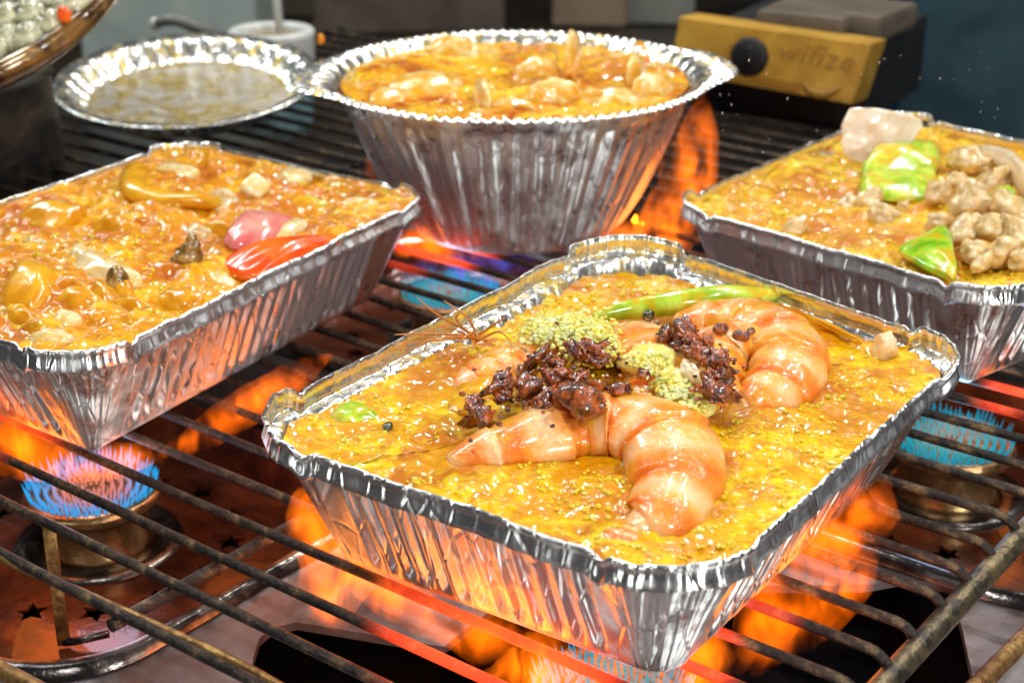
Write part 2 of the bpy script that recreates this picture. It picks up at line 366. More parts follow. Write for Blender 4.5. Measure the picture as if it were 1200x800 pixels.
BURN = [(-42.7, 30.3), (-20.6, 31.6), (-19.3, 53.2), (-45.0, 53.6)]
stove = empty('gas_stove', (-32, 42, -9.1), 'greasy stainless gas stove with rusty drip pans under the wire grate', 'stove')
MB().box((0, 0, 1.1), (78, 76, 2.2), bev=.3).build('stove_body', M['under'], stove, smooth=False)
pans = [BURN[0], BURN[2], BURN[3]]
def hole_px(): return [tuple(P(x, y, -4)[:2]) for x, y in
    [(290, 830), (297, 775), (304, 752), (318, 740), (348, 733), (420, 745), (520, 762), (600, 700), (800, 690), (960, 690), (1017, 689), (1060, 681), (1113, 690), (1128, 745), (1146, 830), (900, 960), (500, 960)]]
fill_plate('stove_top', rsq(-28, 36, 34, 3, hy=29), [rsq(*p, 8.2, 4) for p in pans] + [hole_px()[::-1]], -4, .3, M['steel'], stove)
for k, (x, y) in enumerate(pans):
    pm = MB()
    prof = [(8.9, 4, -3.78), (8.75, 4, -3.5), (8.4, 4, -3.45), (8.15, 4, -3.7), (7.7, 3.8, -4.6), (7.3, 3.6, -5.1), (6.9, 3.4, -5.25)]
    pm.grid([[(a, b, z) for a, b in rsq(x, y, h, r)] for h, r, z in prof[:4]], True)
    rim = pm.build('pan_rim', M['panrim'], stove, (-32, 42, -9.1)); 
    MB().grid([[(a, b, z) for a, b in rsq(x, y, h, r)] for h, r, z in prof[3:]], True).build('pan_wall', M['pan'], stove, (-32, 42, -9.1))
    st = [star(x + 4.9 * math.cos(a), y + 4.9 * math.sin(a), .62, a * 1.7) for a in np.linspace(.2, 6.48, 15)[:-1]]
    fill_plate('pan_floor', rsq(x, y, 6.95, 3.4), [s[::-1] for s in st], -5.25, .12, M['pan'], stove)
# ------------------------------------------------------------------ burners
def burner(x, y, jet, label, r=2.35, jets=True, seed=0):
    e = empty('gas_burner', (x, y, -5.2), label, 'gas burner', 'gas burners under the wire grate')
    o = (x, y, -5.2)
    MB().lathe((x, y, -5.2), [(0, 0), (2.0, 0), (2.05, .1), (1.95, .25), (1.85, 1.4), (1.95, 1.55), (r + .1, 1.9), (r + .18, 2.1), (r + .1, 2.3), (r - .1, 2.35), (r - .25, 2.2), (.0, 2.1)]).build('burner_head', M['burner'], e, o)
    MB().lathe((x, y, -5.2), [(3.1, .02), (3.0, .18), (2.2, .2), (2.1, .05)]).build('burner_collar', M['panrim'], e, o)
    rn = random.Random(seed); mb = MB()
    for ring, (rr, n, h, lean) in enumerate([(r - .15, 70, .62, .35), (r - .42, 60, .55, .3), (r - .72, 50, .5, .24), (r - 1.02, 42, .45, .2), (r - 1.32, 32, .4, .14), (r - 1.62, 22, .4, .1), (r - 1.95, 12, .35, .0)]):
        for i in range(n):
            a = 2 * math.pi * (i + .5 * (ring % 2)) / n + rn.uniform(-.03, .03); hh = h * rn.uniform(.5, 1.35)
            d = np.array([math.cos(a), math.sin(a), 0]); b = np.array([x, y, -5.2 + 2.2]) + d * rr
            tip = b + d * lean * hh + np.array([0, 0, hh]); w = .062
            t = np.array([-d[1], d[0], 0])
            mb.add([b + t * w, b + d * w, b - t * w, b - d * w, (b + tip) / 2 + t * w * .8, (b + tip) / 2 + d * w * .8, (b + tip) / 2 - t * w * .8, (b + tip) / 2 - d * w * .8, tip],
                   [(0, 1, 5, 4), (1, 2, 6, 5), (2, 3, 7, 6), (3, 0, 4, 7), (4, 5, 8), (5, 6, 8), (6, 7, 8), (7, 4, 8)])
    j = mb.build('flame_jets', jet, e, o); j['kind'] = 'stuff'; j['label'] = 'ring of small blue gas flames'
burner(*BURN[0], M['jetL'], 'lit gas burner with blue and pink flames below the left tray', seed=1)
burner(*BURN[1], M['jetR'], 'lit gas burner mostly hidden under the front corner of the prawn tray', seed=2)
burner(*BURN[2], M['jetR'], 'lit gas burner with turquoise flames below the right tray', seed=3)
burner(*BURN[3], M['jetR'], 'lit gas burner with blue glow seen between the left tray and round bowl', seed=4)
for x, y in BURN:
    lamp('burner_glow', 'POINT', (x, y, -1.6), .03, (.25, .6, 1.), .012)

# ------------------------------------------------------------------ grate
GX1 = -13.3
grate = empty('wire_grate', (GX1, 43.7, -.9), 'blackened wire grill grate carrying all the foil trays', 'grill grate')
go = (GX1, 43.7, -.9)
wy = [22.9, 24.9, 26.8, 28.7, 30.6, 32.5, 34.3, 36.0, 38.0, 39.8, 41.7, 43.7] + [45.6 + 1.9 * k for k in range(22)]
wmesh = []
for k in range(3):
    mb = MB(); rn = random.Random(k); pts = []
    L = 72
    for i in range(25):
        t = i / 24; pts.append((GX1 - 1.1 - t * (L - 1.1), .10 * nz(t * 5, k * 3.1), .06 * nz(t * 4, k * 5.7, 2)))
    pts = [(GX1 - .02, 0, -.62), (GX1 - .10, 0, -.35), (GX1 - .35, 0, -.1), (GX1 - .7, .0, -.01)] + pts
    pts = np.array(pts); pts[:, 2] += -.19
    mb.tube(pts, .165, 10, rings=90, mod=lambda u, th, k=k: 1 + .05 * nz(u * 60, th, k))
    wmesh.append((mb))
protos = [m.build('grate_wire', M['wire'], grate, (GX1, 0, -.9)) for m in wmesh]
for i, y in enumerate(wy):
    o = protos[i] if i < 3 else protos[i % 3].copy()
    if i >= 3: sc.collection.objects.link(o); o.parent = grate
    o.location = (0, (y - 43.7) * S, 0)
def bar(name, pts, r, mat, k=12):
    return MB().tube(pts, r, k, rings=60, mod=lambda u, th: 1 + .04 * nz(u * 80, th * 2)).build(name, mat, grate, go)
bar('grate_rail', [(GX1 + .05, y, -.80 + .04 * math.sin(y)) for y in np.linspace(10, 92, 12)], .36, M['bar'])
bar('cross_rod', [(-31.9, 22.7, -.6), (-31.9, 40, -.6), (-31.9, 88, -.6)], .2, M['wire'])
bar('cross_rod', [(-58, 20, -.6), (-58, 88, -.6)], .2, M['wire'])
bar('cross_rod', [(-84.5, 20, -.6), (-84.5, 88, -.6)], .3, M['wire'])
bar('front_rod', [tuple(P(-30, 640, -.25)), tuple(P(60, 679, -.3)), tuple(P(200, 741, -.35)), tuple(P(330, 806, -.35)), (-20, 22.3, -.3), (GX1 + .05, 22.3, -.7)], .15, M['rustrod'])
bx, by, _ = P(75, 752, -5)
MB().box((bx, by, -2.75), (.42, .16, 4.7), YAW + .2, bev=.04).build('grate_leg', M['rustrod'], grate, go)
MB().tube([(bx, by, -5.0), (bx + .4, by + .2, -4.9), (bx + 1.1, by + 1.0, -4.75)], .14, 8).build('leg_foot', M['panrim'], grate, go)
# loose rods at the frame's lower corners
a, b = P(1120, 830, -2), P(1230, 718, -2); tag(MB().tube([a, b], .3, 12, rings=30, mod=lambda u, th: 1 + .05 * nz(u * 50, th)).build('rusty_rod', M['rustrod'], origin=tuple(a)), 'rusty rod crossing the steel top beside the grate at lower right', 'rod')
a, b = P(-60, 752, -.5), P(70, 822, -.5); tag(MB().tube([a, b], .26, 12, rings=30, mod=lambda u, th: 1 + .05 * nz(u * 50, th)).build('rusty_rod', M['rustrod'], origin=tuple(a)), 'rusty rod in the near left corner below the left drip pan', 'rod')

# ------------------------------------------------------------------ foil trays
def perimeter(c, R, step=.075, Rs=None):
    c = [np.array(q[:2], float) for q in c]; pos = []; nrm = []; arc = []; side = []; u = []
    n = len(c)
    T = []
    for i in range(n):
        a, b, d = c[i - 1], c[i], c[(i + 1) % n]
        e1 = (a - b) / np.linalg.norm(a - b); e2 = (d - b) / np.linalg.norm(d - b)
        half = math.acos(np.clip(e1 @ e2, -1, 1)) / 2; R_ = Rs[i] if Rs else R; tl = R_ / math.tan(half)
        cen = b + (e1 + e2) / np.linalg.norm(e1 + e2) * R_ / math.sin(half)
        T.append((b + e1 * tl, b + e2 * tl, cen, R_))
    for i in range(n):
        t0, t1, cen, R_ = T[i]
        a0 = math.atan2(*(t0 - cen)[::-1]); a1 = math.atan2(*(t1 - cen)[::-1])
        while a1 < a0: a1 += 2 * math.pi
        m = max(8, int(R_ * (a1 - a0) / step))
        for k in range(m):
            a = a0 + (a1 - a0) * k / m; d = np.array([math.cos(a), math.sin(a)])
            pos.append(cen + d * R_); nrm.append(d); arc.append(1.); side.append(i); u.append(k / m)
        nx = T[(i + 1) % n][0]; m = max(8, int(np.linalg.norm(nx - t1) / step)); e = (nx - t1); nn = np.array([e[1], -e[0]]) / np.linalg.norm(e)
        for k in range(m):
            pos.append(t1 + e * k / m); nrm.append(nn); arc.append(0.); side.append(i); u.append(k / m)
    pos = np.array(pos); d = np.linalg.norm(np.roll(pos, -1, 0) - pos, axis=1); s = np.concatenate([[0], np.cumsum(d)[:-1]])
    return dict(pos=pos, nrm=np.array(nrm), arc=np.array(arc), side=np.array(side), u=np.array(u), s=s, len=d.sum())
def smooth1(a, k):
    w = np.ones(2 * k + 1) / (2 * k + 1); return np.convolve(np.concatenate([a[-k:], a, a[:k]]), w, 'valid')

def foil_tray(label, c, cz, H, draft, R, seed, nfl=14, group='rectangular foil trays on the grate', Rs=None, curl=.4):
    """c: four rim corners; cz: their rim heights; H nominal height."""
    pr = perimeter(c, R, Rs=Rs); n = len(pr['s']); s = pr['s']; arc = smooth1(pr['arc'], 5)
    A = np.array([[1, q[0], q[1]] for q in c]); co = np.linalg.lstsq(A, np.array(cz, float), rcond=None)[0]
    rimz = co[0] + pr['pos'] @ co[1:] + np.array([.10 * nz(q * .35, seed) + .05 * nz(q * 1.3, seed, 4) for q in s])
    notch = np.zeros(n); ed = np.where(np.abs(np.diff(np.append(pr['arc'], pr['arc'][0]))) > .5)[0]
    for q in ed:
        dd = np.minimum(np.abs(s - s[q]), pr['len'] - np.abs(s - s[q])); notch += np.exp(-(dd / .22) ** 2)
    rimz = rimz + .16 * arc - .22 * notch
    off = np.array([.16 * nz(q * .3, seed, 9) + .05 * nz(q * 1.6, seed, 7) for q in s]) + .16 * arc - .10 * (1 - arc) - .08 * notch
    wr = np.array([.55 * nz(q * 3.1, seed, 1) + .6 * nz(q * 6.5, seed, 3) for q in s])      # corner wrinkles
    fl = np.zeros(n)
    for i in range(n):
        if pr['arc'][i] < .5:
            L = np.sum((pr['side'] == pr['side'][i]) & (pr['arc'] < .5)) * .075; k = max(4, round(L * .86 / .64)); uu = (pr['u'][i] - .07) / .86
            if 0 < uu < 1: fl[i] = -.5 * (math.tanh(3.2 * math.sin(2 * math.pi * k * uu - math.pi / 2)) + 1)
    lev = []
    def L_(inset, z, fw=0., ww=0., o=1., mat=0): lev.append((inset, z, fw, ww, o, mat))
    T = .045
    # outer skin, bottom to top; z counted from table (abs) up to wall, then from the rim
    wall = 16
    L_(draft + 1.4, ('b', .16)); L_(draft + .5, ('b', .12)); L_(draft + .2, ('b', .16)); L_(draft + .04, ('b', .30), 0, .4)
    for k in range(wall + 1):
        t = k / wall; env = min(1, max(0, (t - .06) / .07)) * min(1, max(0, (.97 - t) / .06))
        L_(draft + (.42 - draft) * t, ('w', t), env, .5 + .5 * t if t < .9 else .6)
    L_(.30, ('r', -.74), 0, .3); L_(.06, ('r', -.72), 0, .2); L_(-.06, ('r', -.66), 0, .35); L_(.0, ('r', -.5), 0, .75); L_(.06, ('r', -.3), 0, .9); L_(.09, ('r', -.12), 0, .9)
    L_(.05 - .10 * curl, ('r', -.13), 0, .8); L_(.02 - .10 * curl, ('r', -.05), 0, .8); L_(.03 - .06 * curl, ('r', .02), 0, .8); L_(.08, ('r', .035), 0, .9); L_(.13, ('r', -.02), 0, .9)
    outer = len(lev) - 2
    L_(.12, ('r', -.3), 0, .9); L_(.06, ('r', -.5), 0, .75); L_(T, ('r', -.62), 0, .3); L_(.12, ('r', -.67), 0, .2); L_(.36, ('r', -.70), 0, .2)
    for k in range(wall, -1, -2):
        t = k / wall; env = min(1, max(0, (t - .06) / .07)) * min(1, max(0, (.97 - t) / .06))
        L_(draft + (.42 - draft) * t + T, ('w', t), env, .5)
    L_(draft + .5, ('b', .2)); L_(draft + 1.4, ('b', .21))
    rows = []
    for li, (ins, (zk, zv), fw, ww, o, _) in enumerate(lev):
        tw = 0 if zk == 'b' else (zv if zk == 'w' else 1)
        zz = {'b': zv + 0 * rimz, 'w': .34 + (rimz - .76 - .34) * zv, 'r': rimz + zv}[zk]
        wv = wr if zk != 'w' else np.array([.6 * nz(q * 2.6, seed, 1 + zv * .8) + .5 * nz(q * 5.5, seed, 3 + zv * 1.6) for q in s])
        d = -(ins if ins > -.1 else ins * (1 + 1.3 * (1 - arc))) + off * tw + fl * .19 * fw + wv * ww * (.035 + .085 * arc)
        d = d + (.05 * np.array([nz(q * .9, seed, zv * 2.2) for q in s]) if zk == 'w' else 0)
        p = pr['pos'] + pr['nrm'] * d[:, None]
        rows.append(np.column_stack([p, zz]))
    e = empty('foil_tray', (*np.mean([q[:2] for q in c], axis=0), 0), label, 'foil tray', group); org = (e.location[0] / S, e.location[1] / S, 0)
    MB().grid(rows[:outer + 1], True, m=0).grid(rows[outer:], True, m=1).build('tray_wall', [M['foil'], M['foil_in']], e, org)
    MB().add([*rows[0]], [tuple(range(n))]).build('tray_base', M['foil'], e, org)
    pr['rimz'] = rimz; pr['off'] = off; pr['draft'] = draft; pr['org'] = org; pr['cen'] = np.array(org[:2])
    return pr

def inset_at(pr, z):
    rel = z - pr['rimz']
    low = .42 + (pr['draft'] - .42) * np.clip((pr['rimz'] - .76 - z) / (pr['rimz'] - 1.10), 0, 1)
    return np.where(rel > -.66, .10, low + .06)
def sauce(label, pr, z0, mat, seed, amp=.28, bumps=(), rings=130, mod=None, grad=(0, 0), nb=260, name='curry_sauce', fine=.05, bub=M['bubble']):
    cen = pr['cen']; rows = []; pos = pr['pos']; st = 2 if len(pos) > 900 else 1
    idx = np.arange(0, len(pos), st)
    zb = z0 + (pos - cen) @ np.array(grad)
    ins = inset_at(pr, zb) - pr['off'] * .9
    edge = (pos - pr['nrm'] * ins[:, None])[idx]; zb = zb[idx]
    def height(x, y, base):
        h = amp * noise.fractal(Vector((x * .45 + seed, y * .45, seed)), 1, 2, 4) + .5 * amp * abs(noise.noise(Vector((x * 1.1, y * 1.1 + seed, 3)))) + fine * noise.fractal(Vector((x * 1.9, y * 1.9, seed)), .8, 2, 2)
        for bx_, by_, br, bh in bumps:
            d = ((x - bx_) ** 2 + (y - by_) ** 2) / br ** 2
            if d < 6: h += bh * math.exp(-d)
        return base + h
    for k in range(rings + 1):
        t = 1 - (k / rings) ** 1.0; t = max(t, .004)
        row = []
        for j in range(len(idx)):
            x = cen[0] + (edge[j, 0] - cen[0]) * t; y = cen[1] + (edge[j, 1] - cen[1]) * t
            base = z0 + (x - cen[0]) * grad[0] + (y - cen[1]) * grad[1]
            z = height(x, y, base)
            lim = pr['rimz'][idx[j]] - .10
            if t > .9: z = z + (min(z, lim) - z) * (t - .9) / .1 + .10 * max(0, (t - .97) / .03) * (.6 + nz(x * 2, y * 2, seed))
            row.append((x, y, z))
        rows.append(row)
    o = MB().grid(rows, True).build(name, mat, origin=(*cen, z0)); tag(o, label, 'sauce')
    rn = random.Random(seed); mb = MB()
    for k in range(nb):
        for _ in range(20):
            j = rn.randrange(len(idx)); t = math.sqrt(rn.random()) * .97
            x = cen[0] + (edge[j, 0] - cen[0]) * t; y = cen[1] + (edge[j, 1] - cen[1]) * t
            if nz(x * .5, y * .5, seed + 3) > .05 or rn.random() < .12: break
        z = height(x, y, z0 + (x - cen[0]) * grad[0] + (y - cen[1]) * grad[1]); r = rn.choice([.035, .045, .055, .07, .10])
        for q in range(rn.choice([1, 2, 4])):
            mb.ico((x + rn.uniform(-.2, .2), y + rn.uniform(-.2, .2), z + r * .1), (r, r, r * .8), 1)
    b = mb.build('sauce_bubbles', bub, o, (*cen, z0)); b['kind'] = 'stuff'
    pr['h'] = lambda x, y: height(x, y, z0 + (x - cen[0]) * grad[0] + (y - cen[1]) * grad[1])
    return o

# main tray -----------------------------------------------------------------
mainc = [P(264, 505, 4.6), P(826, 694, 4.6), P(1142, 410, 4.6), P(722, 274, 4.6)]
mainz = [4.75, 4.55, 4.6, 4.9]
prM = foil_tray('front foil tray full of yellow prawn curry', mainc, mainz, 4.6, 1.9, 2.9, 11)
prawn_bumps = [(*P(600, 520, 4.2)[:2], 1.5, .25), (*P(880, 420, 4.2)[:2], 2.2, .3), (*P(640, 440, 4.2)[:2], 2.0, .3), (*P(800, 430, 4.2)[:2], 2.0, .3)]
sauce('bubbling yellow curry sauce around the prawns in the front tray', prM, 3.98, M['sauce_main'], 3.3, .22, prawn_bumps, grad=(.012, -.012), nb=900)

# left tray -------------------------------------------------------------------
leftc = [P(-240, 315, 4.7), P(88, 430, 4.7), P(510, 226, 4.7), P(215, 166, 4.7)]
prL = foil_tray('left foil tray of orange curry with a red pepper strip', leftc, [4.7, 4.65, 4.6, 4.8], 4.7, 2.0, 2.4, 23)
sauce('thick orange curry sauce around mixed seafood in the left tray', prL, 4.42, M['sauce_left'], 7.7, .48,
      [(*P(170, 230, 4.4)[:2], 2.5, .5), (*P(60, 340, 4.4)[:2], 2.5, .45), (*P(330, 250, 4.4)[:2], 2, .2), (*P(130, 290, 4.4)[:2], 3, .3)], nb=220, fine=.06)

# right tray ----------------------------------------------------------------
rightc = [P(782, 240, 4.7), P(1172, 348, 4.7), P(1480, 232, 4.7), P(1040, 132, 4.7)]
prR = foil_tray('right foil tray heaped with squid and green vegetables', rightc, [4.7, 4.7, 4.7, 4.9], 4.7, 1.9, 2.3, 37)
sauce('golden bubbling curry sauce around the squid in the right tray', prR, 4.30, M['sauce_right'], 5.1, .30,
      [(*P(1140, 230, 4.4)[:2], 3.0, .7), (*P(950, 200, 4.4)[:2], 2, .2), (*P(1060, 170, 4.4)[:2], 2, .3)], nb=700, fine=.08)

# round bowl ----------------------------------------------------------------
def ring_perim(c, r, n=900):
    a = np.linspace(0, 2 * math.pi, n, endpoint=False); nr = np.column_stack([np.cos(a), np.sin(a)])
    return dict(pos=np.array(c[:2]) + nr * r, nrm=nr, a=a, s=a * r, len=2 * math.pi * r, cen=np.array(c[:2], float))
bc = P(603, 82, 7.6); BR = 8.7
prB = ring_perim(bc, BR); aB = prB['a']; nB = len(aB)
ar = math.atan2(CR[1], CR[0])             # direction of the right handle
hl = lambda c, w: np.exp(-((np.angle(np.exp(1j * (aB - c)))) / w) ** 4)
tabs = hl(ar + .12, .36) + hl(ar + math.pi + .1, .36)
wave = np.array([.5 * nz(2.1 * math.cos(a), 2.1 * math.sin(a), 5) for a in aB])
rimz = 7.55 + .22 * wave - .12 * hl(ar + math.pi + .1, .4) + .12 * hl(ar + .12, .4)
bwr = lambda t, q: np.array([.55 * nz(math.cos(a) * 11, math.sin(a) * 11, q + t * .5) + .5 * nz(math.cos(a) * 24, math.sin(a) * 24, q + t * .9) for a in aB])
saw = np.sin(aB * 52); saw = np.tanh(2 * saw)
rows = []; mats = []
def brow(r, z, w=0., sw=0., rz=1.): rows.append(np.column_stack([prB['cen'] + prB['nrm'] * (r + w * BW + sw * saw)[:, None], z + 0 * rimz]))
BW = bwr(0, 1)
T1 = np.zeros(nB)
brow(T1 + 2.0, .2); brow(T1 + 4.6, .12); brow(T1 + 5.0, .18); brow(T1 + 5.2, .4)
for k in range(19):
    t = k / 18; BW = bwr(t, 1)
    brow(T1 + 5.25 + (8.15 - 5.25) * (t ** .9), .45 + (rimz - .75 - .45) * t, .30 * min(1, .3 + t * 3) * (1 if t < .92 else .5), .06 * min(1, t * 4) * min(1, (1 - t) * 5 + .2))
brow(T1 + 8.4, rimz - .70, .05, 0); brow(T1 + 8.5, rimz - .4, 0, .03); brow(T1 + 8.75, rimz - .15, 0, .05)
ripple = .05 * np.sin(aB * 110)
brow(8.95 + .45 * tabs, rimz - .02 + ripple * .7 - .02 * tabs, 0, .02); brow(9.2 + 1.0 * tabs, rimz + ripple); brow(9.35 + 1.15 * tabs, rimz - .06)
bo = len(rows) - 1
brow(9.2 + 1.0 * tabs, rimz + .05 + ripple); brow(8.95 + .45 * tabs, rimz + .03 + ripple * .8, 0, .02)
brow(T1 + 8.72, rimz - .12, 0, .06); brow(T1 + 8.45, rimz - .38, 0, .05); brow(T1 + 8.3, rimz - .62, .05, 0)
for t in (1., .9, .8, .6, .4): BW = bwr(t, 1); brow(T1 + 5.2 + (8.1 - 5.25) * (t ** .9), .45 + (rimz - .75 - .45) * t, .2, .05)
eb = empty('foil_bowl', (*prB['cen'], 0), 'deep round foil bowl of clam soup with pleated sides', 'foil bowl')
MB().grid(rows[:bo + 1], True, m=0).grid(rows[bo:], True, m=1).build('bowl_wall', [M['foil'], M['foil_in']], eb, (*prB['cen'], 0))
MB().add(rows[0], [tuple(range(nB))]).build('bowl_base', M['foil'], eb, (*prB['cen'], 0))
prB2 = dict(pos=prB['pos'][::2], nrm=prB['nrm'][::2], rimz=rimz[::2] - .35, off=T1[::2], draft=3.2, org=prB['cen'], cen=prB['cen'], len=prB['len'])
prB2['pos'] = prB2['cen'] + prB2['nrm'] * 8.25
sauce('amber clam soup filling the round foil bowl', prB2, 7.12, M['sauce_bowl'], 9.1, .20, [(*P(440, 90, 7.2)[:2], 2.4, .45), (*P(620, 100, 7.2)[:2], 3, .2)], nb=160, name='clam_soup')

# shallow pie pan -------------------------------------------------------------
pc = P(221, 100, 2.2)
nP = 600; aP = np.linspace(0, 2 * math.pi, nP, endpoint=False); cP = np.column_stack([np.cos(aP), np.sin(aP)])
flu = np.tanh(2 * np.sin(aP * 34)) * .09
def prow(r, z, f=0.): return np.column_stack([cP * (r + f * flu)[:, None] if np.ndim(r) else cP * (r + f * flu)[:, None], z + 0 * aP])
PR = 7.55
R0 = np.zeros(nP)
rp = [prow(R0 + .1, .04), prow(R0 + 5.0, .04), prow(R0 + 5.3, .1), prow(R0 + 5.5, .3), prow(R0 + 5.9, .55, 1), prow(R0 + 6.4, 1.1, 1.4), prow(R0 + 6.75, 1.5, 1), prow(R0 + 6.95, 1.55), prow(R0 + 7.3, 1.56), prow(R0 + 7.5, 1.62), prow(R0 + 7.55, 1.54)]
ri = [prow(R0 + 7.5, 1.66), prow(R0 + 7.3, 1.60), prow(R0 + 6.95, 1.60), prow(R0 + 6.7, 1.5, 1), prow(R0 + 6.35, 1.1, 1.4), prow(R0 + 5.85, .6, 1), prow(R0 + 5.4, .42), prow(R0 + 5.2, .40), prow(R0 + 5.0, .34), prow(R0 + 2.5, .34), prow(R0 + .1, .34)]
mb = MB().grid(rp + ri[:4], True, m=0).grid(ri[3:], True, m=1)
pie = mb.build('foil_pie_pan', [M['foil_in'], M['foil_in']]); pie.location = (pc[0] * S, pc[1] * S, .35 * S); pie.scale = (1.04, 1.04, 1.04)
pie.rotation_euler = Matrix.Rotation(math.radians(7.5), 4, Vector((CR[0], CR[1], 0))).to_euler()
tag(pie, 'shallow round foil pan with an oily yellow film behind the left tray', 'foil pan')
pie.location.z = 1.05 * S
m = NT('oily_residue'); k = m.ramp(m.noise(60, 5, .7, 1.), [(.42, 0.), (.6, 1.)])
m.set(Base_Color=m.mix(k, (.50, .45, .40), (.40, .28, .04)), Roughness=.12, Metallic=.4); m.bump(m.noise(150, 4, .65, .6), .8, .002)
film = MB().lathe((0, 0, .50), [(.1, 0), (2, .02), (4, 0), (5.3, .0), (5.65, .06)], 96).build('oil_film', m.mat, pie)

# ------------------------------------------------------------------ food pieces
def on(pr, px, py, z=4.4):
    x, y, _ = P(px, py, z); z = pr['h'](x, y); x, y, _ = P(px, py, z); return np.array([x, y, pr['h'](x, y)])
def piece(name, mb, mat, label, cat, org, group=None):
    return tag(mb.build(name, mat, origin=tuple(org)), label, cat, group)
def prawn(pts, rads, label, seed):
    """pts: (px,py,z) of the body axis seen in the photo plane; radii cm."""
    path = [P(x, y, z) for x, y, z in pts]; e = empty('prawn', path[0], label, 'prawn', 'cooked prawns in the front tray')
    def mod(u, th, s=seed):
        seg = (u * 6.5) % 1; ridge = .08 * seg ** 1.5 - .06 * math.exp(-((seg - .03) / .05) ** 2)
        belly = -.12 * max(0, -math.sin(th))
        return 1 + ridge + belly + .09 * nz(u * 7, math.cos(th) * 1.5, s) + .04 * nz(u * 22, math.cos(th) * 4, s + math.sin(th))
    MB().tube(path, [q * .88 for q in rads], 28, rings=170, mod=mod, flat=1.42).build('prawn_body', M['prawn'], e, tuple(path[0]))
    return e, path
Z = 4.1
e1, p1 = prawn([(528, 548, Z - .35), (570, 532, Z - .1), (625, 515, Z + .2), (680, 502, Z + .25), (735, 500, Z + .35), (782, 525, Z + .2), (792, 572, Z), (770, 612, Z - .1), (735, 628, Z - .3)],
               [.35, .7, .9, 1.0, 1.1, 1.14, 1.02, .8, .35], 'big curled prawn at the front with dark paste on its back', 1)
for k, (a, b) in enumerate((((735, 628), (700, 645)), ((735, 628), (728, 655)))):   # tail fan
    MB().tube([P(a[0] + 10, a[1] - 8, Z - .1), P((a[0] + b[0]) / 2, (a[1] + b[1]) / 2, Z - .15), P(*b, Z - .35)], [.22, .34, .08], 12, flat=1.6, rings=14).build('tail_fin', M['prawn'], e1, tuple(p1[0]))
rn = random.Random(9)
for k, (x, y) in enumerate([(700, 520), (716, 530), (728, 548), (735, 568), (733, 590), (722, 606)]):      # leg stubs along the belly
    a = P(x + 14, y - 4, Z + .0); b = P(x - 6, y + 6, Z - .25)
    MB().tube([a, (a + b) / 2 + [0, 0, .12], b], [.16, .12, .03], 8, rings=10).build('leg', M['prawn'], e1, tuple(p1[0]))
e2, p2 = prawn([(792, 385, Z - .1), (835, 378, Z + .2), (880, 384, Z + .3), (915, 405, Z + .25), (922, 440, Z + .1), (895, 468, Z - .1), (860, 482, Z - .35)],
               [.5, .85, 1.0, 1.05, 1.0, .8, .3], 'curled prawn nearest the right rim beside the brown skin strip', 2)
e3, p3 = prawn([(905, 402, Z - .2), (872, 400, Z + .45), (835, 418, Z + .35), (838, 455, Z), (870, 478, Z - .3)],
               [.35, .72, .88, .8, .35], 'prawn curled inside another one behind the garlic slice', 3)
e4, p4 = prawn([(716, 398, Z - .3), (748, 402, Z + .25), (772, 430, Z + .3), (770, 468, Z + .1), (745, 492, Z - .2)],
               [.4, .78, .95, .85, .4], 'short prawn in the middle between the two heaps of chili paste', 4)
e5, p5 = prawn([(520, 470, Z - .75), (560, 452, Z - .35), (605, 430, Z - .2), (650, 420, Z - .3)],
               [.45, .75, .8, .5], 'half sunk prawn under the left heap of chili paste', 5)

def clump(name, mat, label, cat, spots, part, n, rr, spread, seed, lift=.1, stuff=None):
    rn = random.Random(seed); c0 = P(*spots[0][:2], spots[0][2]); e = empty(name, c0, label, cat)
    for i in range(n):
        x, y, z = spots[i % len(spots)][:3]; sp = spots[i % len(spots)][3] if len(spots[i % len(spots)]) > 3 else spread
        p = P(x + rn.gauss(0, sp), y + rn.gauss(0, sp * .55), z - .18 + lift * rn.random()); r = rn.uniform(*rr)
        MB().ico(p, (r * rn.uniform(.8, 1.6), r * rn.uniform(.6, 1.1), r * rn.uniform(.35, .65)), 3, .62, 1.7, i * 3.7 + seed, (rn.random(), rn.random(), rn.random() * 6)).build(part, mat, e, tuple(c0))
    if stuff:
        m2, k, r2, sp2 = stuff; mb = MB()
        for i in range(k):
            x, y, z = rn.choice(spots)[:3]
            p = P(x + rn.gauss(0, sp2), y + rn.gauss(0, sp2 * .6), z + lift * rn.uniform(-.5, 1.0)); r = rn.uniform(*r2)
            mb.ico(p, (r * rn.uniform(.7, 1.5), r, r * .8), 1, .3, 1.5, i, (0, 0, rn.random() * 6))
        o = mb.build('minced_grains', m2, e, tuple(c0)); o['kind'] = 'stuff'
    return e
clump('chili_paste', M['chili'], 'larger heap of dark red chili paste left of the middle prawn', 'chili paste',
      [(640, 428, 5.1), (685, 408, 5.2), (660, 440, 5.2), (600, 462, 4.8), (630, 468, 5.0), (570, 484, 4.6), (668, 465, 5.3), (690, 470, 5.2), (612, 448, 4.9), (700, 415, 5.0)], 'paste_lump', 40, (.24, .46), 10, 5, .45, (M['chili'], 120, (.05, .12), 26))
clump('chili_paste', M['chili'], 'smaller heap of dark red chili paste on the right hand prawns', 'chili paste',
      [(800, 390, 5.5), (818, 408, 5.5), (838, 420, 5.4), (845, 440, 5.2), (835, 458, 5.1), (785, 398, 5.4), (850, 465, 4.9)], 'paste_lump', 30, (.20, .36), 8, 8, .35, (M['chili'], 80, (.04, .10), 16))
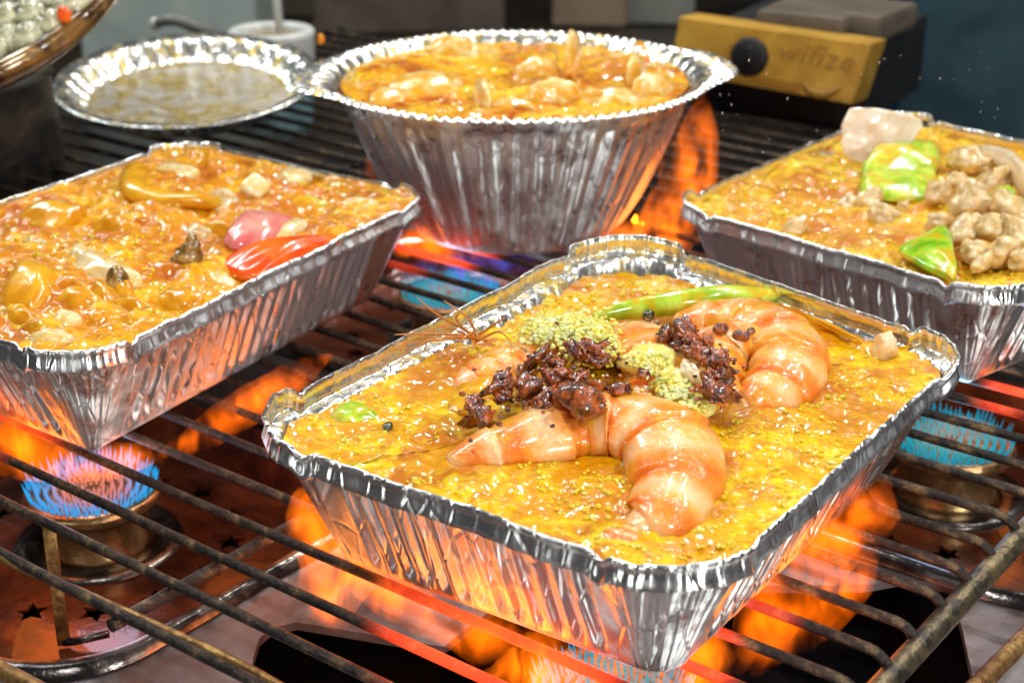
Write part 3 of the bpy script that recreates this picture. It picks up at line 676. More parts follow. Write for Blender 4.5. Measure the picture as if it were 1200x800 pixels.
for i, (x, y, z, r) in enumerate([(682, 468, 5.75, .52), (728, 456, 5.5, .26), (754, 438, 5.45, .2), (868, 393, 5.4, .22), (845, 385, 5.4, .2), (880, 388, 5.3, .14)]):
    p = P(x, y, z); piece('chili_lump', MB().ico(p, (r * 1.3, r, r * .85), 3, .35, 1.5, i * 2.2, (0, 0, i)), M['chili'],
        ['largest glossy dark chili lump on top of the front prawn', 'dark chili lump above the curve of the front prawn', 'small red chili bit on the middle prawn', 'small red chili bit right of the upper paste heap', 'tiny chili bit touching the top of the upper paste heap', 'tiniest chili bit on the far prawn'][i], 'chili', p)
def grains(name, mat, label, spots, n, rr, sp, seed, lift):
    rn = random.Random(seed); mb = MB(); c0 = P(*spots[0])
    for x, y, z in spots:
        mb.ico(P(x, y, z - .28), (.85, .8, .45), 3, .35, 1.2, x)
    for i in range(n):
        x, y, z = rn.choice(spots); a = rn.gauss(0, sp); b = rn.gauss(0, sp * .6)
        p = P(x + a, y + b, z + .05 + lift * math.exp(-(a * a + 3 * b * b) / (sp * sp * 1.5))); r = rn.uniform(*rr)
        mb.ico(p, (r * rn.uniform(.8, 1.4), r, r * .85), 1, .25, 1.5, i, (rn.random() * 3, 0, rn.random() * 6))
    return tag(mb.build(name, mat, origin=tuple(c0)), label, 'minced garlic', kind='stuff')
grains('minced_garlic', M['garlic'], 'mound of pale minced garlic behind the larger chili heap', [(640, 388, 4.9), (668, 383, 4.95), (690, 392, 4.9), (702, 412, 4.8)], 620, (.05, .12), 17, 3, .3)
grains('minced_garlic', M['garlic'], 'minced garlic spread between the middle prawn and the right chili heap', [(790, 455, 4.95), (762, 425, 5.35), (805, 475, 4.7)], 240, (.05, .12), 14, 4, .15)

def sheetpiece(name, pts, mat, label, cat, th=.18, curve=.3, n=16, seed=0, group=None, zoff=0.):
    """quad patch through four photo points at heights, bulged"""
    c = [P(*q) for q in pts]; rows = []
    for i in range(n):
        v = i / (n - 1); row = []
        for j in range(n):
            u = j / (n - 1); u2, v2 = .5 + (u - .5) * 1.16, .5 + (v - .5) * 1.16; p = c[0] * (1 - u2) * (1 - v2) + c[1] * u2 * (1 - v2) + c[2] * u2 * v2 + c[3] * (1 - u2) * v2
            p = p + np.array([0, 0, curve * (4 * u * (1 - u)) * (4 * v * (1 - v)) ** .5 + .08 * nz(u * 3, v * 3, seed) + zoff]); cc = sum(c) / 4
            e = max(abs(u - .5), abs(v - .5)) * 2; q = math.hypot(u - .5, v - .5) * 2
            if q > 1: p = cc + (p - cc) * (1 - .16 * (q - 1) / .414) 
            p = p + np.array([.10 * nz(u * 4, v * 4, seed + 5), .10 * nz(u * 4, v * 4, seed + 9), 0]); row.append(p)
        rows.append(row)
    G = np.array(rows); B = G - np.array([0, 0, th])
    mb = MB().grid(G); mb.grid(B[:, ::-1])
    ring = [(0, j) for j in range(n)] + [(i, n - 1) for i in range(1, n)] + [(n - 1, j) for j in range(n - 2, -1, -1)] + [(i, 0) for i in range(n - 2, 0, -1)]
    mb.grid([[G[a] for a in ring], [(G[a] + B[a]) / 2 + (G[a] - sum(c) / 4) * .02 for a in ring], [B[a] for a in ring]], True)
    return piece(name, mb, mat, label, cat, c[0], group)
# main tray extras
q = [P(695, 372, 4.2), P(740, 362, 4.45), P(800, 354, 4.6), P(850, 347, 4.6), P(905, 345, 4.3)]
piece('celery_stick', MB().tube(q, [.15, .34, .42, .40, .2], 16, flat=1.3, rings=40, mod=lambda u, th: 1 + .06 * math.sin(th * 5)), M['green'], 'pale green celery stick along the far side of the front tray', 'celery', q[0])
sheetpiece('pepper_skin', [(888, 352, 4.4), (935, 368, 4.3), (1012, 400, 4.2), (970, 392, 3.9)], M['skin'], 'brown pepper strip against the right far rim of the front tray', 'pepper strip', .12, .25, seed=3)
p = on(prM, 415, 483); piece('green_chunk', MB().ico(p + [0, 0, -.2], (.8, .65, .4), 3, .2, 1.2, 4), M['green'], 'round green chunk in the left end of the front tray', 'vegetable', p)
p = on(prM, 1036, 415); piece('onion_chunk', MB().ico(p + [0, 0, .25], (.42, .35, .62), 3, .4, 1.4, 6, (.3, .2, 0)), M['onion'], 'whitish onion chunk near the right corner of the front tray', 'onion', p)
p = P(760, 370, 4.9); piece('peppercorn', MB().ico(p, .22, 3, .12, 1, 2), M['peppercorn'], 'black peppercorn beside the green celery stick', 'peppercorn', p)
for i, (x, y) in enumerate([(548, 392), (572, 384), (455, 500), (575, 500)]):
    p = on(prM, x, y); piece('dark_herb_bit', MB().ico(p + [0, 0, .12], (.28, .16, .12), 2, .4, 1.5, i, (0, 0, i)), M['peppercorn'], ['dark herb bit on the left inside rim of the front tray', 'second dark herb bit further up the left inside rim', 'dark fleck floating right of the green chunk', 'dark fleck left of the front prawn tail'][i], 'herb', p)
sheetpiece('garlic_slice', [(800, 420, 5.35), (815, 428, 5.4), (822, 446, 5.3), (798, 436, 5.2)], M['onion'], 'pale garlic slice between the chili heap and prawns', 'garlic slice', .14, .08)
sheetpiece('squid_sheet', [(520, 470, 4.0), (590, 400, 4.1), (620, 415, 4.15), (560, 480, 4.1)], M['sauce_right'], 'pale yellow sheet of squid left of the large chili heap', 'squid', .15, .2, seed=8)
# fine prawn whiskers on the rim
e = empty('prawn_whiskers', P(560, 392, 4.6), 'tuft of thin brown prawn whiskers hooked over the left rim', 'whiskers')
rn = random.Random(4)
for (x, y, z) in [(488, 348, 5.9), (520, 352, 5.8), (462, 392, 5.0), (500, 396, 5.1), (530, 408, 4.9), (515, 382, 5.3), (590, 372, 5.2), (600, 404, 4.7), (478, 402, 4.8), (540, 366, 5.6)]:
    a = P(560 + rn.uniform(-8, 12), 395 + rn.uniform(-4, 6), 4.35); b = P(x, y, z); mid = (a + b) / 2 + np.array([rn.uniform(-.3, .3), rn.uniform(-.3, .3), rn.uniform(.0, .4)])
    MB().tube([a, mid, b], [.05, .04, .015], 6, rings=14).build('whisker', M['whisker'], e, tuple(P(560, 392, 4.6)))

# left tray extras
def rcube(name, px, py, z, d, rot, mat, label, cat):
    bm = MB().box((0, 0, 0), d, bev=min(d) * .22); v = np.concatenate(bm.v) @ np.array(Euler(rot).to_matrix()).T; bm.v = [v]; p = P(px, py, z)
    o = bm.build(name, mat); o.location = [c * S for c in p]; return tag(o, label, cat)
rcube('radish_cube', 299, 222, 5.0, (1.0, 1.0, .9), (.5, .5, .3), M['cube'], 'upright cream cube at the far side of the left tray', 'radish cube')
sheetpiece('radish_wedge', [(232, 232, 4.6), (262, 220, 5.3), (282, 236, 4.7), (258, 246, 4.5)], M['cube'], 'cream wedge lying just left of the upright cube', 'radish wedge', .5, .15)
q = [P(160, 200, 4.9), P(158, 222, 4.8), P(190, 234, 4.7), (P(235, 236, 4.7)), P(275, 240, 4.5)]
piece('squid_ring', MB().tube(q, [.4, .42, .38, .34, .2], 14, flat=1.5, rings=50), M['skin'], 'curved squid ring coated in sauce near the far corner of the left tray', 'squid ring', q[0])
sheetpiece('pink_onion', [(262, 282, 4.9), (292, 247, 5.1), (350, 258, 4.8), (305, 290, 4.7)], M['pink'], 'pink onion petal beside the red pepper in the left tray', 'onion', .25, .55, seed=2)
sheetpiece('onion_petal', [(318, 278, 4.7), (345, 256, 4.9), (362, 262, 4.7), (330, 290, 4.6)], M['cube'], 'thin cream onion petal right of the pink onion', 'onion', .12, .25, seed=5)
sheetpiece('red_pepper', [(258, 306, 4.6), (330, 281, 4.9), (402, 278, 4.6), (300, 322, 4.5)], M['red'], 'bright red pepper strip along the right rim of the left tray', 'red pepper', .3, .45, seed=7)
q = P(138, 330, 5.0); e = empty('mushroom', q, 'small brown straw mushroom near the front of the left tray', 'mushroom')
MB().ico(q, (.42, .42, .58), 3, .1, 1, 1).build('mushroom_cap', M['mush'], e, tuple(q)); MB().tube([q, q + [.3, 0, -.2], q + [.6, -.1, -.6]], [.3, .34, .3], 12, rings=10).build('mushroom_stem', M['skin'], e, tuple(q))
q = P(222, 300, 4.9); piece('sea_snail', MB().tube([q + [-.4, 0, -.5], q, q + [.1, .1, .5], q + [.0, .2, .9]], [.5, .52, .3, .05], 14, rings=30, mod=lambda u, th: 1 + .12 * math.sin(u * 22 + th)), M['mush'], 'dark pointed sea snail in the middle of the left tray', 'sea snail', q)
for i, (pts, mt, lb, cv) in enumerate([
    ([(78, 320, 4.8), (105, 288, 5.4), (165, 318, 5.2), (130, 330, 4.9)], 'cube', 'cream squid flap left of the straw mushroom', .3),
    ([(0, 345, 5.0), (30, 300, 5.4), (70, 320, 5.2), (40, 360, 4.8)], 'skin', 'sauce covered dome of squid at the left edge of the photo', .6),
    ([(25, 352, 4.7), (50, 335, 5.0), (75, 345, 4.9), (50, 360, 4.6)], 'cube', 'small cream piece between the dome of squid and the mushroom', .2),
    ([(55, 375, 4.7), (72, 358, 5.0), (95, 368, 4.8), (75, 384, 4.6)], 'cube', 'cream piece nearest the front corner of the left tray', .2),
    ([(105, 345, 4.9), (118, 320, 5.1), (145, 345, 4.8), (120, 362, 4.6)], 'skin', 'tan piece under the straw mushroom', .4),
    ([(330, 232, 4.7), (350, 222, 4.9), (385, 236, 4.7), (355, 245, 4.5)], 'green', 'yellow green piece right of the upright cube', .2),
    ([(20, 250, 4.8), (55, 232, 5.1), (100, 240, 5.0), (60, 265, 4.7)], 'skin', 'orange brown piece at the far left of the left tray', .4),
    ([(110, 262, 4.9), (135, 250, 5.2), (165, 262, 5.0), (140, 278, 4.7)], 'skin', 'round lump in the centre of the left tray above the flap', .4),
    ([(185, 345, 4.7), (205, 330, 4.9), (240, 345, 4.7), (210, 360, 4.5)], 'skin', 'tan lump right of the mushroom by the near rim', .25),
    ([(232, 325, 4.5), (250, 312, 4.7), (276, 326, 4.5), (252, 340, 4.4)], 'cube', 'small pale lump below the red pepper by the rim', .15)]):
    sheetpiece('seafood_piece', [(a, b, c - .1) for a, b, c in pts], M[mt], lb, 'seafood piece', .5, cv, seed=i * 2.3, zoff=-.12, group='seafood pieces in the left tray')

# right tray extras
sheetpiece('radish_slab', [(988, 178, 5.3), (997, 126, 7.0), (1080, 140, 6.9), (1040, 190, 5.0)], M['slab'], 'thin translucent radish slab standing up at the far corner of the right tray', 'radish slab', .22, .05)
sheetpiece('cabbage_leaf', [(1012, 205, 5.0), (1030, 168, 5.7), (1098, 166, 5.6), (1095, 200, 5.0)], M['green'], 'yellow green cabbage piece in front of the radish slab', 'cabbage', .25, .5, seed=1)
sheetpiece('cabbage_leaf', [(1010, 225, 4.8), (1020, 198, 5.1), (1095, 198, 5.1), (1080, 232, 4.7)], M['green'], 'darker lower part of cabbage soaking in the right tray sauce', 'cabbage', .2, .25, seed=4)
sheetpiece('green_pepper', [(1055, 290, 4.9), (1108, 264, 5.2), (1122, 310, 5.0), (1112, 326, 4.8)], M['leaf'], 'bright green pepper piece at the near rim of the right tray', 'green pepper', .18, .25, seed=6)
sheetpiece('green_pepper', [(1160, 228, 5.7), (1180, 216, 5.9), (1190, 226, 5.8), (1172, 236, 5.6)], M['leaf'], 'tiny green sliver among the squid', 'green pepper', .12, .1, seed=9)
q = [P(1150, 176, 5.6), P(1180, 190, 5.9), P(1200, 212, 6.0), P(1216, 240, 5.7)]
piece('onion_arc', MB().tube(q, [.25, .55, .6, .3], 14, flat=.5, rings=30), M['onion'], 'pale curved onion layer at the right edge of the photo', 'onion', q[0])
rn = random.Random(12)
sq = [(1135, 190, 5.8, .95), (1165, 215, 5.9, .8), (1120, 215, 5.6, .8), (1140, 240, 5.7, 1.0), (1100, 228, 5.4, .6), (1185, 245, 6.0, 1.0), (1160, 268, 5.7, .85), (1195, 275, 5.8, .9), (1130, 270, 5.5, .7), (1175, 295, 5.3, .8), (1142, 296, 5.2, .7), (1205, 300, 5.3, .8), (1150, 195, 5.7, .7), (1215, 230, 5.9, .9), (1020, 235, 4.9, .6), (1035, 255, 4.8, .75), (995, 240, 4.8, .5), (1100, 262, 5.1, .55), (1060, 245, 4.8, .4), (1150, 310, 5.0, .5), (930, 268, 4.6, .6)]
lbs = ['squid lump nearest the cabbage leaf', 'squid lump under the onion arc', 'squid lump left of the green sliver', 'largest knobbly squid lump in the heap', 'small squid lump at the left foot of the heap', 'high squid lump at the right edge of the photo', 'squid curl below the tallest lump', 'squid lump cut by the right edge of the photo', 'pale lump above the green pepper corner', 'knobbly squid lump in the near part of the heap', 'smooth pale lump right of the green pepper', 'squid lump in the near right corner', 'small lump tucked behind the heap', 'far right squid lump', 'tan chunk below the radish slab', 'long tan chunk left of the green pepper', 'leftmost tan chunk below the slab', 'bright foamy lump above the green pepper', 'small pale sliver below the cabbage', 'small lump right beside the green pepper tip', 'flat tan piece sunk near the left rim']
for i, (x, y, z, r) in enumerate(sq):
    p = P(x, y, z - .38); piece('squid_piece', MB().ico(p, (r * rn.uniform(.9, 1.3), r * rn.uniform(.6, .9), r * rn.uniform(.55, .8)), 4, .38, 1.15, i * 5.1, (rn.random(), rn.random(), rn.random() * 6)), M['squid'], lbs[i] + ' in the right tray', 'squid', p, 'squid pieces heaped in the right tray')

# bowl extras: open clams
def clam(px, py, z, r, tilt, rz, label, yaw=0.):
    rows = []
    for i in range(14):
        t = i / 13 * math.pi / 2 * 1.05; row = []
        for j in range(40):
            a = 2 * math.pi * j / 40; rr = math.sin(t) * (1 + .03 * math.sin(a * 9)); row.append((r * rr * math.cos(a) * 1.15, r * rr * math.sin(a) * .9, r * .36 * math.cos(t)))
        rows.append(row)
    G = np.array(rows); I = G * np.array([.94, .94, .8]) - np.array([0, 0, .03])
    mb = MB().grid(G, True).grid(I, True).grid([G[-1], I[-1]], True)
    p = P(px, py, z); o = mb.build('clam_shell', M['clam']); o.location = [c * S for c in p]; o.rotation_euler = (math.radians(tilt), 0, YAW + math.radians(rz))
    return tag(o, label, 'clam', 'open clams in the round bowl')
clam(669, 66, 8.2, 1.35, 88, 78, 'pointed clam shell standing tallest out of the soup')
clam(632, 96, 7.3, 1.3, 70, 40, 'open clam shell with a bright curved edge left of the tall one')
clam(650, 122, 7.0, 1.3, 75, 20, 'clam shell edge arching near the front rim of the bowl')
clam(566, 118, 7.2, 1.1, 85, -75, 'narrow clam shell poking up like a fin near the front of the bowl')
clam(745, 92, 7.4, 1.2, 80, 70, 'thin upright clam shell near the right side of the bowl')
clam(765, 110, 7.2, 1.1, 60, 40, 'clam shell beside the bowl wall furthest right')
clam(500, 105, 7.1, 1.5, 20, 10, 'rounded sauce coated clam in the left part of the bowl')
clam(460, 118, 7.0, 1.0, 25, 40, 'small sauce coated clam by the left front rim')
clam(530, 62, 7.2, 1.2, 40, 0, 'pale clam near the far rim of the bowl')
clam(600, 140, 6.6, 1.3, 35, 0, 'clam shell rim showing just inside the front edge of the bowl')
clam(720, 125, 6.9, 1.3, 30, 10, 'broad clam in the right front of the bowl')
p = P(376, 46, 8.1); piece('sauce_drip', MB().ico(p, (.2, .2, .3), 2, .2), M['sauce_left'], 'orange drop of sauce stuck on the far left rim of the bowl', 'sauce drop', p)

# more half sunk chunks in the left tray and thin shell edges in the bowl
rn = random.Random(31)
places = [(40, 285), (95, 300), (190, 262), (232, 272), (118, 225), (205, 200), (345, 205), (400, 222), (420, 240), (155, 360), (60, 395), (28, 372), (190, 318), (262, 268), (90, 350), (350, 240)]
said = ['low pale lump by the left photo edge above the sauce coated dome', 'soft lump above the cream flap', 'golden lump left of the pink onion', 'flat golden chip touching the left tip of the pink onion', 'rounded lump just outside the squid ring', 'golden lump inside the far curve of the squid ring', 'small chip near the far rim right of the cube', 'small chip next to the far right corner', 'chip hugging the right corner of the left tray', 'tan chip by the near rim below the mushroom', 'pale chip at the front corner', 'soft lump at the left photo edge near the front corner', 'flat lump between mushroom and sea snail', 'orange chip tucked under the pink onion', 'thin chip left of the mushroom', 'golden chip behind the pink onion']
for i, (x, y) in enumerate(places):
    w, h_ = rn.uniform(16, 30), rn.uniform(8, 14)
    zc = float(on(prL, x, y, 4.5)[2]) + .02
    sheetpiece('seafood_piece', [(x - w, y + h_ * .2, zc - .1), (x - w * .1, y - h_, zc + .12), (x + w, y - h_ * .1, zc), (x + w * .2, y + h_, zc - .15)], M[rn.choice(['skin', 'cube', 'skin', 'squid'])], said[i], 'seafood piece', .35, rn.uniform(.15, .35), seed=i * 3.1 + 50, group='seafood pieces in the left tray')
edge_lab = ['bright curved shell edge arching beside the tallest clam', 'long curved shell edge in the middle of the bowl', 'thin shell edge curving at the right of the bowl', 'upright shell edge against the right bowl wall', 'low shell edge near the left of the bowl', 'small shell edge just inside the front rim', 'shell edge at the right front of the bowl', 'faint shell edge at the far left of the soup']
for i, pts in enumerate([[(632, 62, 7.6), (650, 60, 8.1), (652, 78, 7.9), (642, 92, 7.2)], [(612, 98, 7.2), (632, 90, 7.8), (652, 98, 7.9), (662, 116, 7.2)], [(664, 90, 7.2), (678, 96, 7.7), (672, 112, 7.2)], [(740, 92, 7.2), (742, 60, 8.2), (752, 52, 8.2), (768, 84, 7.2)], [(474, 102, 7.1), (500, 88, 7.6), (528, 94, 7.2)], [(588, 130, 6.9), (612, 124, 7.3), (634, 131, 6.9)], [(660, 122, 7.0), (692, 108, 7.6), (722, 114, 7.2)], [(506, 62, 7.0), (530, 54, 7.4), (560, 60, 7.0)]]):
    q = [P(*a) for a in pts]; piece('clam_shell_edge', MB().tube(q, [.05] + [.13] * (len(q) - 2) + [.05], 8, flat=.5, rings=24), M['clam'], edge_lab[i], 'clam shell', q[0], 'thin shell edges in the clam soup')

# ------------------------------------------------------------------ flames
def flame(label, pts, rads, mat='yflame', flat=.5, seed=0, rings=34):
    path = [np.asarray(P(*q)) for q in pts]; o = None
    R_ = np.asarray(rads, float); n = len(path); full = np.array(path)
    for k, f in enumerate((1.35, 1.0, .7, .42)):
        tt = np.linspace(k * .05, 1 - k * .11, 9) * (n - 1)
        pk = np.column_stack([np.interp(tt, range(n), full[:, a]) for a in range(3)]); rk = np.interp(tt, range(n), R_) * f; rk[-1] *= .3; rk[0] *= .5
        mb = MB().tube(pk, rk, 22, flat=flat, up=tuple(CR * .95 + np.array([0, 0, .3])), rings=rings, mod=lambda u, th: 1 + .38 * nz(u * 3.2, math.cos(th) * 1.2 + k * .35, seed + math.sin(th)) + .12 * nz(u * 9, math.cos(th) * 2, seed))
        q = mb.build('flame' if o is None else 'flame_core', M[mat], o, tuple(path[0])); o = o or q
    return tag(o, label, 'flame', 'orange flames licking up through the grate')
flame('broad orange flame rising past the left corner of the prawn tray', [(400, 740, -2.6), (392, 700, -1.8), (385, 640, -.6), (378, 590, .9), (380, 560, 1.8)], [.25, .8, 1.0, .8, .15], flat=.9, seed=1)
flame('long orange flame hugging the lower front side of the prawn tray', [(385, 655, -.8), (450, 690, -.6), (540, 735, -.4), (640, 785, -.4), (720, 830, -.6)], [.3, .55, .6, .65, .4], 'yflame2', .8, 2)
flame('bright flame at the foot of the prawn tray', [(560, 810, -1.5), (620, 790, -1.0), (690, 815, -1.0)], [.3, .8, .4], flat=.9, seed=3)
flame('orange flame climbing the front wall of the prawn tray', [(470, 700, -.4), (450, 650, 1.0), (440, 610, 2.2)], [.4, .9, .2], 'yflame2', .35, 4)
flame('tall orange flame leaning away from the right side of the prawn tray', [(860, 790, -1.8), (900, 720, -.8), (960, 650, .2), (1010, 590, .8), (1040, 560, 1.2)], [.2, .85, 1.0, .8, .2], 'yflame2', .6, 5)
flame('low orange flame spreading over the wires right of the prawn tray', [(880, 790, -2.0), (930, 730, -1.0), (985, 690, -.4), (1030, 640, .1)], [.2, .75, .7, .1], 'yflame2', .7, 6)
flame('small orange flame at the lowest corner of the prawn tray', [(790, 830, -1.5), (820, 780, -.8), (850, 735, -.2)], [.4, .8, .2], flat=.8, seed=7)
flame('orange flame spreading left under the left tray', [(-60, 520, -1.2), (20, 525, -1.0), (110, 540, -.9), (200, 530, -.6)], [.6, .8, .6, .2], flat=.9, seed=8)
flame('orange flame climbing the wall of the left tray at the photo edge', [(20, 540, -.5), (5, 490, .8), (-10, 440, 2.2)], [.5, 1.0, .3], 'yflame2', .5, 9)
flame('orange flame between the left tray and the prawn tray', [(180, 540, -1.6), (235, 510, -.6), (290, 475, -.1), (345, 440, .2), (390, 415, .3)], [.2, .5, .6, .5, .15], 'yflame2', .8, 10)
flame('tall orange flame beside the right wall of the round bowl', [(720, 300, -1.2), (770, 280, -.6), (800, 230, 1.8), (818, 160, 4.6), (826, 110, 6.6)], [.3, 1.1, 1.2, .75, .25], flat=.8, seed=11)
flame('flame curling under the round bowl on its right', [(660, 300, -1.0), (715, 285, -.5), (765, 262, .3)], [.3, .8, .3], flat=.8, seed=12)
flame('flame licking the left front foot of the round bowl', [(440, 290, -1.0), (510, 285, -.3), (580, 275, .2), (600, 230, 1.6)], [.3, .9, .8, .2], 'yflame2', .8, 13)
flame('thin flame climbing the left wall of the round bowl', [(455, 270, .2), (445, 225, 1.9), (430, 180, 3.4)], [.4, .6, .1], 'yflame2', .5, 14)
o = flame('violet blue flame haze under the round bowl', [(470, 330, -1.8), (560, 315, -1.2), (640, 300, -1.0)], [.5, 1.0, .4], 'bflame', 1.0, 15)
for (x, y, z), w in (((400, 680, -1), .05), ((560, 760, -1), .09), ((700, 700, -1.), .07), ((930, 700, -1), .06), ((60, 520, -.8), .06), ((280, 480, -.6), .02), ((520, 280, -.5), .07), ((770, 250, 1), .05), ((1150, 470, -2.), .04)):
    lamp('flame_light', 'POINT', P(x, y, z), w, (1., .26, .04), .025)

# ------------------------------------------------------------------ snail bowl on its pot
def frame_n(tc, tr):
    """normal of a rim tilted towards the camera by tc and to the right by tr (radians)"""
    f = np.array([-CW[0], -CW[1], 0.]); f /= np.linalg.norm(f)
    n = np.array([0, 0, 1.]) + math.tan(tc) * f + math.tan(tr) * CR; return n / np.linalg.norm(n), f
nrm_, ff = frame_n(math.radians(22), math.radians(-12))
SB = P(-55, -10, 11.0); ex = np.cross(nrm_, ff); ex /= np.linalg.norm(ex); ey = np.cross(nrm_, ex)
Rm = Matrix((ex, ey, nrm_)).transposed().to_4x4()
sb = empty('snail_bowl', (0, 0, 0), 'thick glazed brown bowl of sea snails at the upper left corner', 'bowl'); sb.matrix_world = Matrix.Translation(Vector(SB) * S) @ Rm
MB().lathe((0, 0, 0), [(2, -3.2), (5.0, -2.6), (7.4, -1.6), (8.3, -1.0), (8.6, -.5), (8.6, -.1), (8.35, .1), (8.1, .12), (7.6, -.1), (7.0, -.5), (6.0, -1.1), (0, -1.4)], 96).build('bowl_body', M['bowl'], sb)
MB().lathe((0, 0, -.75), [(0, .2), (4, .15), (7.0, .0), (7.2, -.2)], 64).build('snail_broth', M['sauce_bowl'], sb)
rn = random.Random(7)
sp_ = [(40, 20), (12, 25), (88, 8), (10, 48), (35, 45), (62, 30), (20, 5), (60, 2), (100, -12), (-8, 60), (-12, 12), (80, -18)]
Mi = sb.matrix_world.inverted()
for i, (px, py) in enumerate(sp_):
    # point on the bowl's filling plane
    d = CR * (px - 600) + CU * (400 - py) + CW * FPX; t = ((SB - .1 * nrm_ - CC) @ nrm_) / (d @ nrm_); c = CC + d * t
    r = rn.uniform(1.0, 1.25) * .9; e = empty('sea_snail', c, ['round sea snail with its dark opening facing out near the bowl rim', 'sea snail left of the round one', 'dark opened sea snail beside the red chili', 'sea snail lowest at the left photo edge', 'sea snail tucked under the round one by the rim', 'grey sea snail just below the chili', 'pale smooth sea snail at the top left', 'striped sea snail at the top edge of the photo', 'small sea snail near the right end of the bowl', 'sea snail cut by the left photo edge', 'far left sea snail high in the bowl', 'topmost sea snail behind the chili'][i], 'sea snail', 'sea snails in the brown bowl')
    rz = rn.random() * 6
    pts = []
    for k in range(26):
        a = k / 25; th = a * 4.2 * math.pi + rz; rad = r * .48 * (1 - a) ** 1.1; pts.append(c + rad * math.cos(th) * ex * 1. + rad * math.sin(th) * ey + nrm_ * (r * 1.0 * a - .1))
    MB().tube(pts, [r * .62 * (1 - k / 25) ** .85 + .04 for k in range(26)], 14, rings=90, up=tuple(nrm_)).build('snail_shell', M['snail'], e, tuple(c))
    q = pts[0] + nrm_ * r * .35 - ff * 0 + (CC - pts[0]) / np.linalg.norm(CC - pts[0]) * r * .3
    MB().ico(q, (r * .34, r * .34, r * .3), 2, .15, 1, i).build('snail_mouth', M['snail_dark'], e, tuple(c))
d = CR * (75 - 600) + CU * (400 - 18) + CW * FPX; t = ((SB + .5 * nrm_ - CC) @ nrm_) / (d @ nrm_); c = CC + d * t
piece('chili_bit', MB().ico(c, (.34, .3, .38), 3, .25, 1.3, 1), M['red'], 'red chili bit among the sea snails', 'chili', c)
pp = P(-10, 190, 0); pz = -4
piece('sooty_pot', MB().lathe((pp[0], pp[1], 0), [(0, -3.6), (3.6, -3.6), (3.9, -3.2), (3.9, 2), (3.7, 4.6), (3.9, 4.9), (0, 5.0)], 64), M['pot'], 'sooty dark pot stand under the brown snail bowl', 'pot', (pp[0], pp[1], -3.6))

# ------------------------------------------------------------------ background things
def base(px, py, z): return P(px, py, z)
def bgbox(name, px, py, zb, w, d, h, mat, label, cat, rz=0., tilt=0., bev=.4):
    p = base(px, py, zb); o = MB().box((0, d / 2, h / 2), (w, d, h), 0, bev=bev).build(name, mat, smooth=False)
    o.location = [c * S for c in p]; o.rotation_euler = (tilt, 0, YAW + math.radians(rz)); return tag(o, label, cat)
bgbox('steel_box', 200, 80, -9, 17, 12, 14, M['grey_teal'], 'pale grey green steel container behind the pie pan', 'container', rz=-4)
bgbox('grey_board', 268, 52, -9, 4.6, 3, 13, M['grey'], 'narrow dull grey board between the container and white cup', 'board', rz=0)
bgbox('dark_tin', 345, 22, -9, 22, 14, 12, M['brown'], 'dark brown tin box behind the white cup', 'box', rz=-4)
bgbox('brown_crate', 480, 40, -9, 20, 14, 13, M['brown'], 'dull brown crate behind the far left rim of the round bowl', 'crate', rz=5)
bgbox('tan_carton', 690, 32, -9, 8, 7, 9, M['tanbox'], 'tan carton standing behind the round bowl', 'carton', rz=-6)
bgbox('grey_carton', 770, 30, -9, 8, 7, 10, M['grey'], 'grey carton to the right of the tan one', 'carton', rz=-6)
# cup
cpx = P(318, 36, 3); e = empty('white_cup', (cpx[0], cpx[1], -4), 'white cup of brown dip with a white stick behind the pie pan', 'cup')
o_ = (cpx[0], cpx[1], -4)
MB().lathe((cpx[0], cpx[1], 0), [(0, -4), (2.2, -4), (2.5, -3), (2.75, .5)], 48).build('cup_label', M['teal'], e, o_)
MB().lathe((cpx[0], cpx[1], 0), [(2.75, .5), (2.85, 2.6), (2.9, 2.95), (2.75, 3.1), (2.2, 3.1), (2.05, 2.9), (2.0, 2.2)], 48).build('cup_rim', M['white'], e, o_)
MB().lathe((cpx[0], cpx[1], 2.6), [(0, 0), (2.1, 0)], 32).build('cup_dip', M['broth'], e, o_)
a = np.array([cpx[0], cpx[1], 2.0]) + CR * .6; MB().tube([a, a + np.array([0, 0, 6]) - CR * .3], .28, 10).build('stick', M['white'], e, o_)
# ladle
a, b, c3 = P(182, 28, 3), P(205, 24, 3.4), P(245, 38, 2.4); e = empty('ladle', a, 'dark ladle handle with a pale end knob behind the pie pan', 'ladle')
MB().ico(a, (.4, .4, .45), 3).build('knob', M['white'], e, tuple(a)); MB().tube([a, b, c3, P(270, 46, 1.4)], [.3, .4, .42, .3], 12, rings=20).build('handle', M['grey'], e, tuple(a))
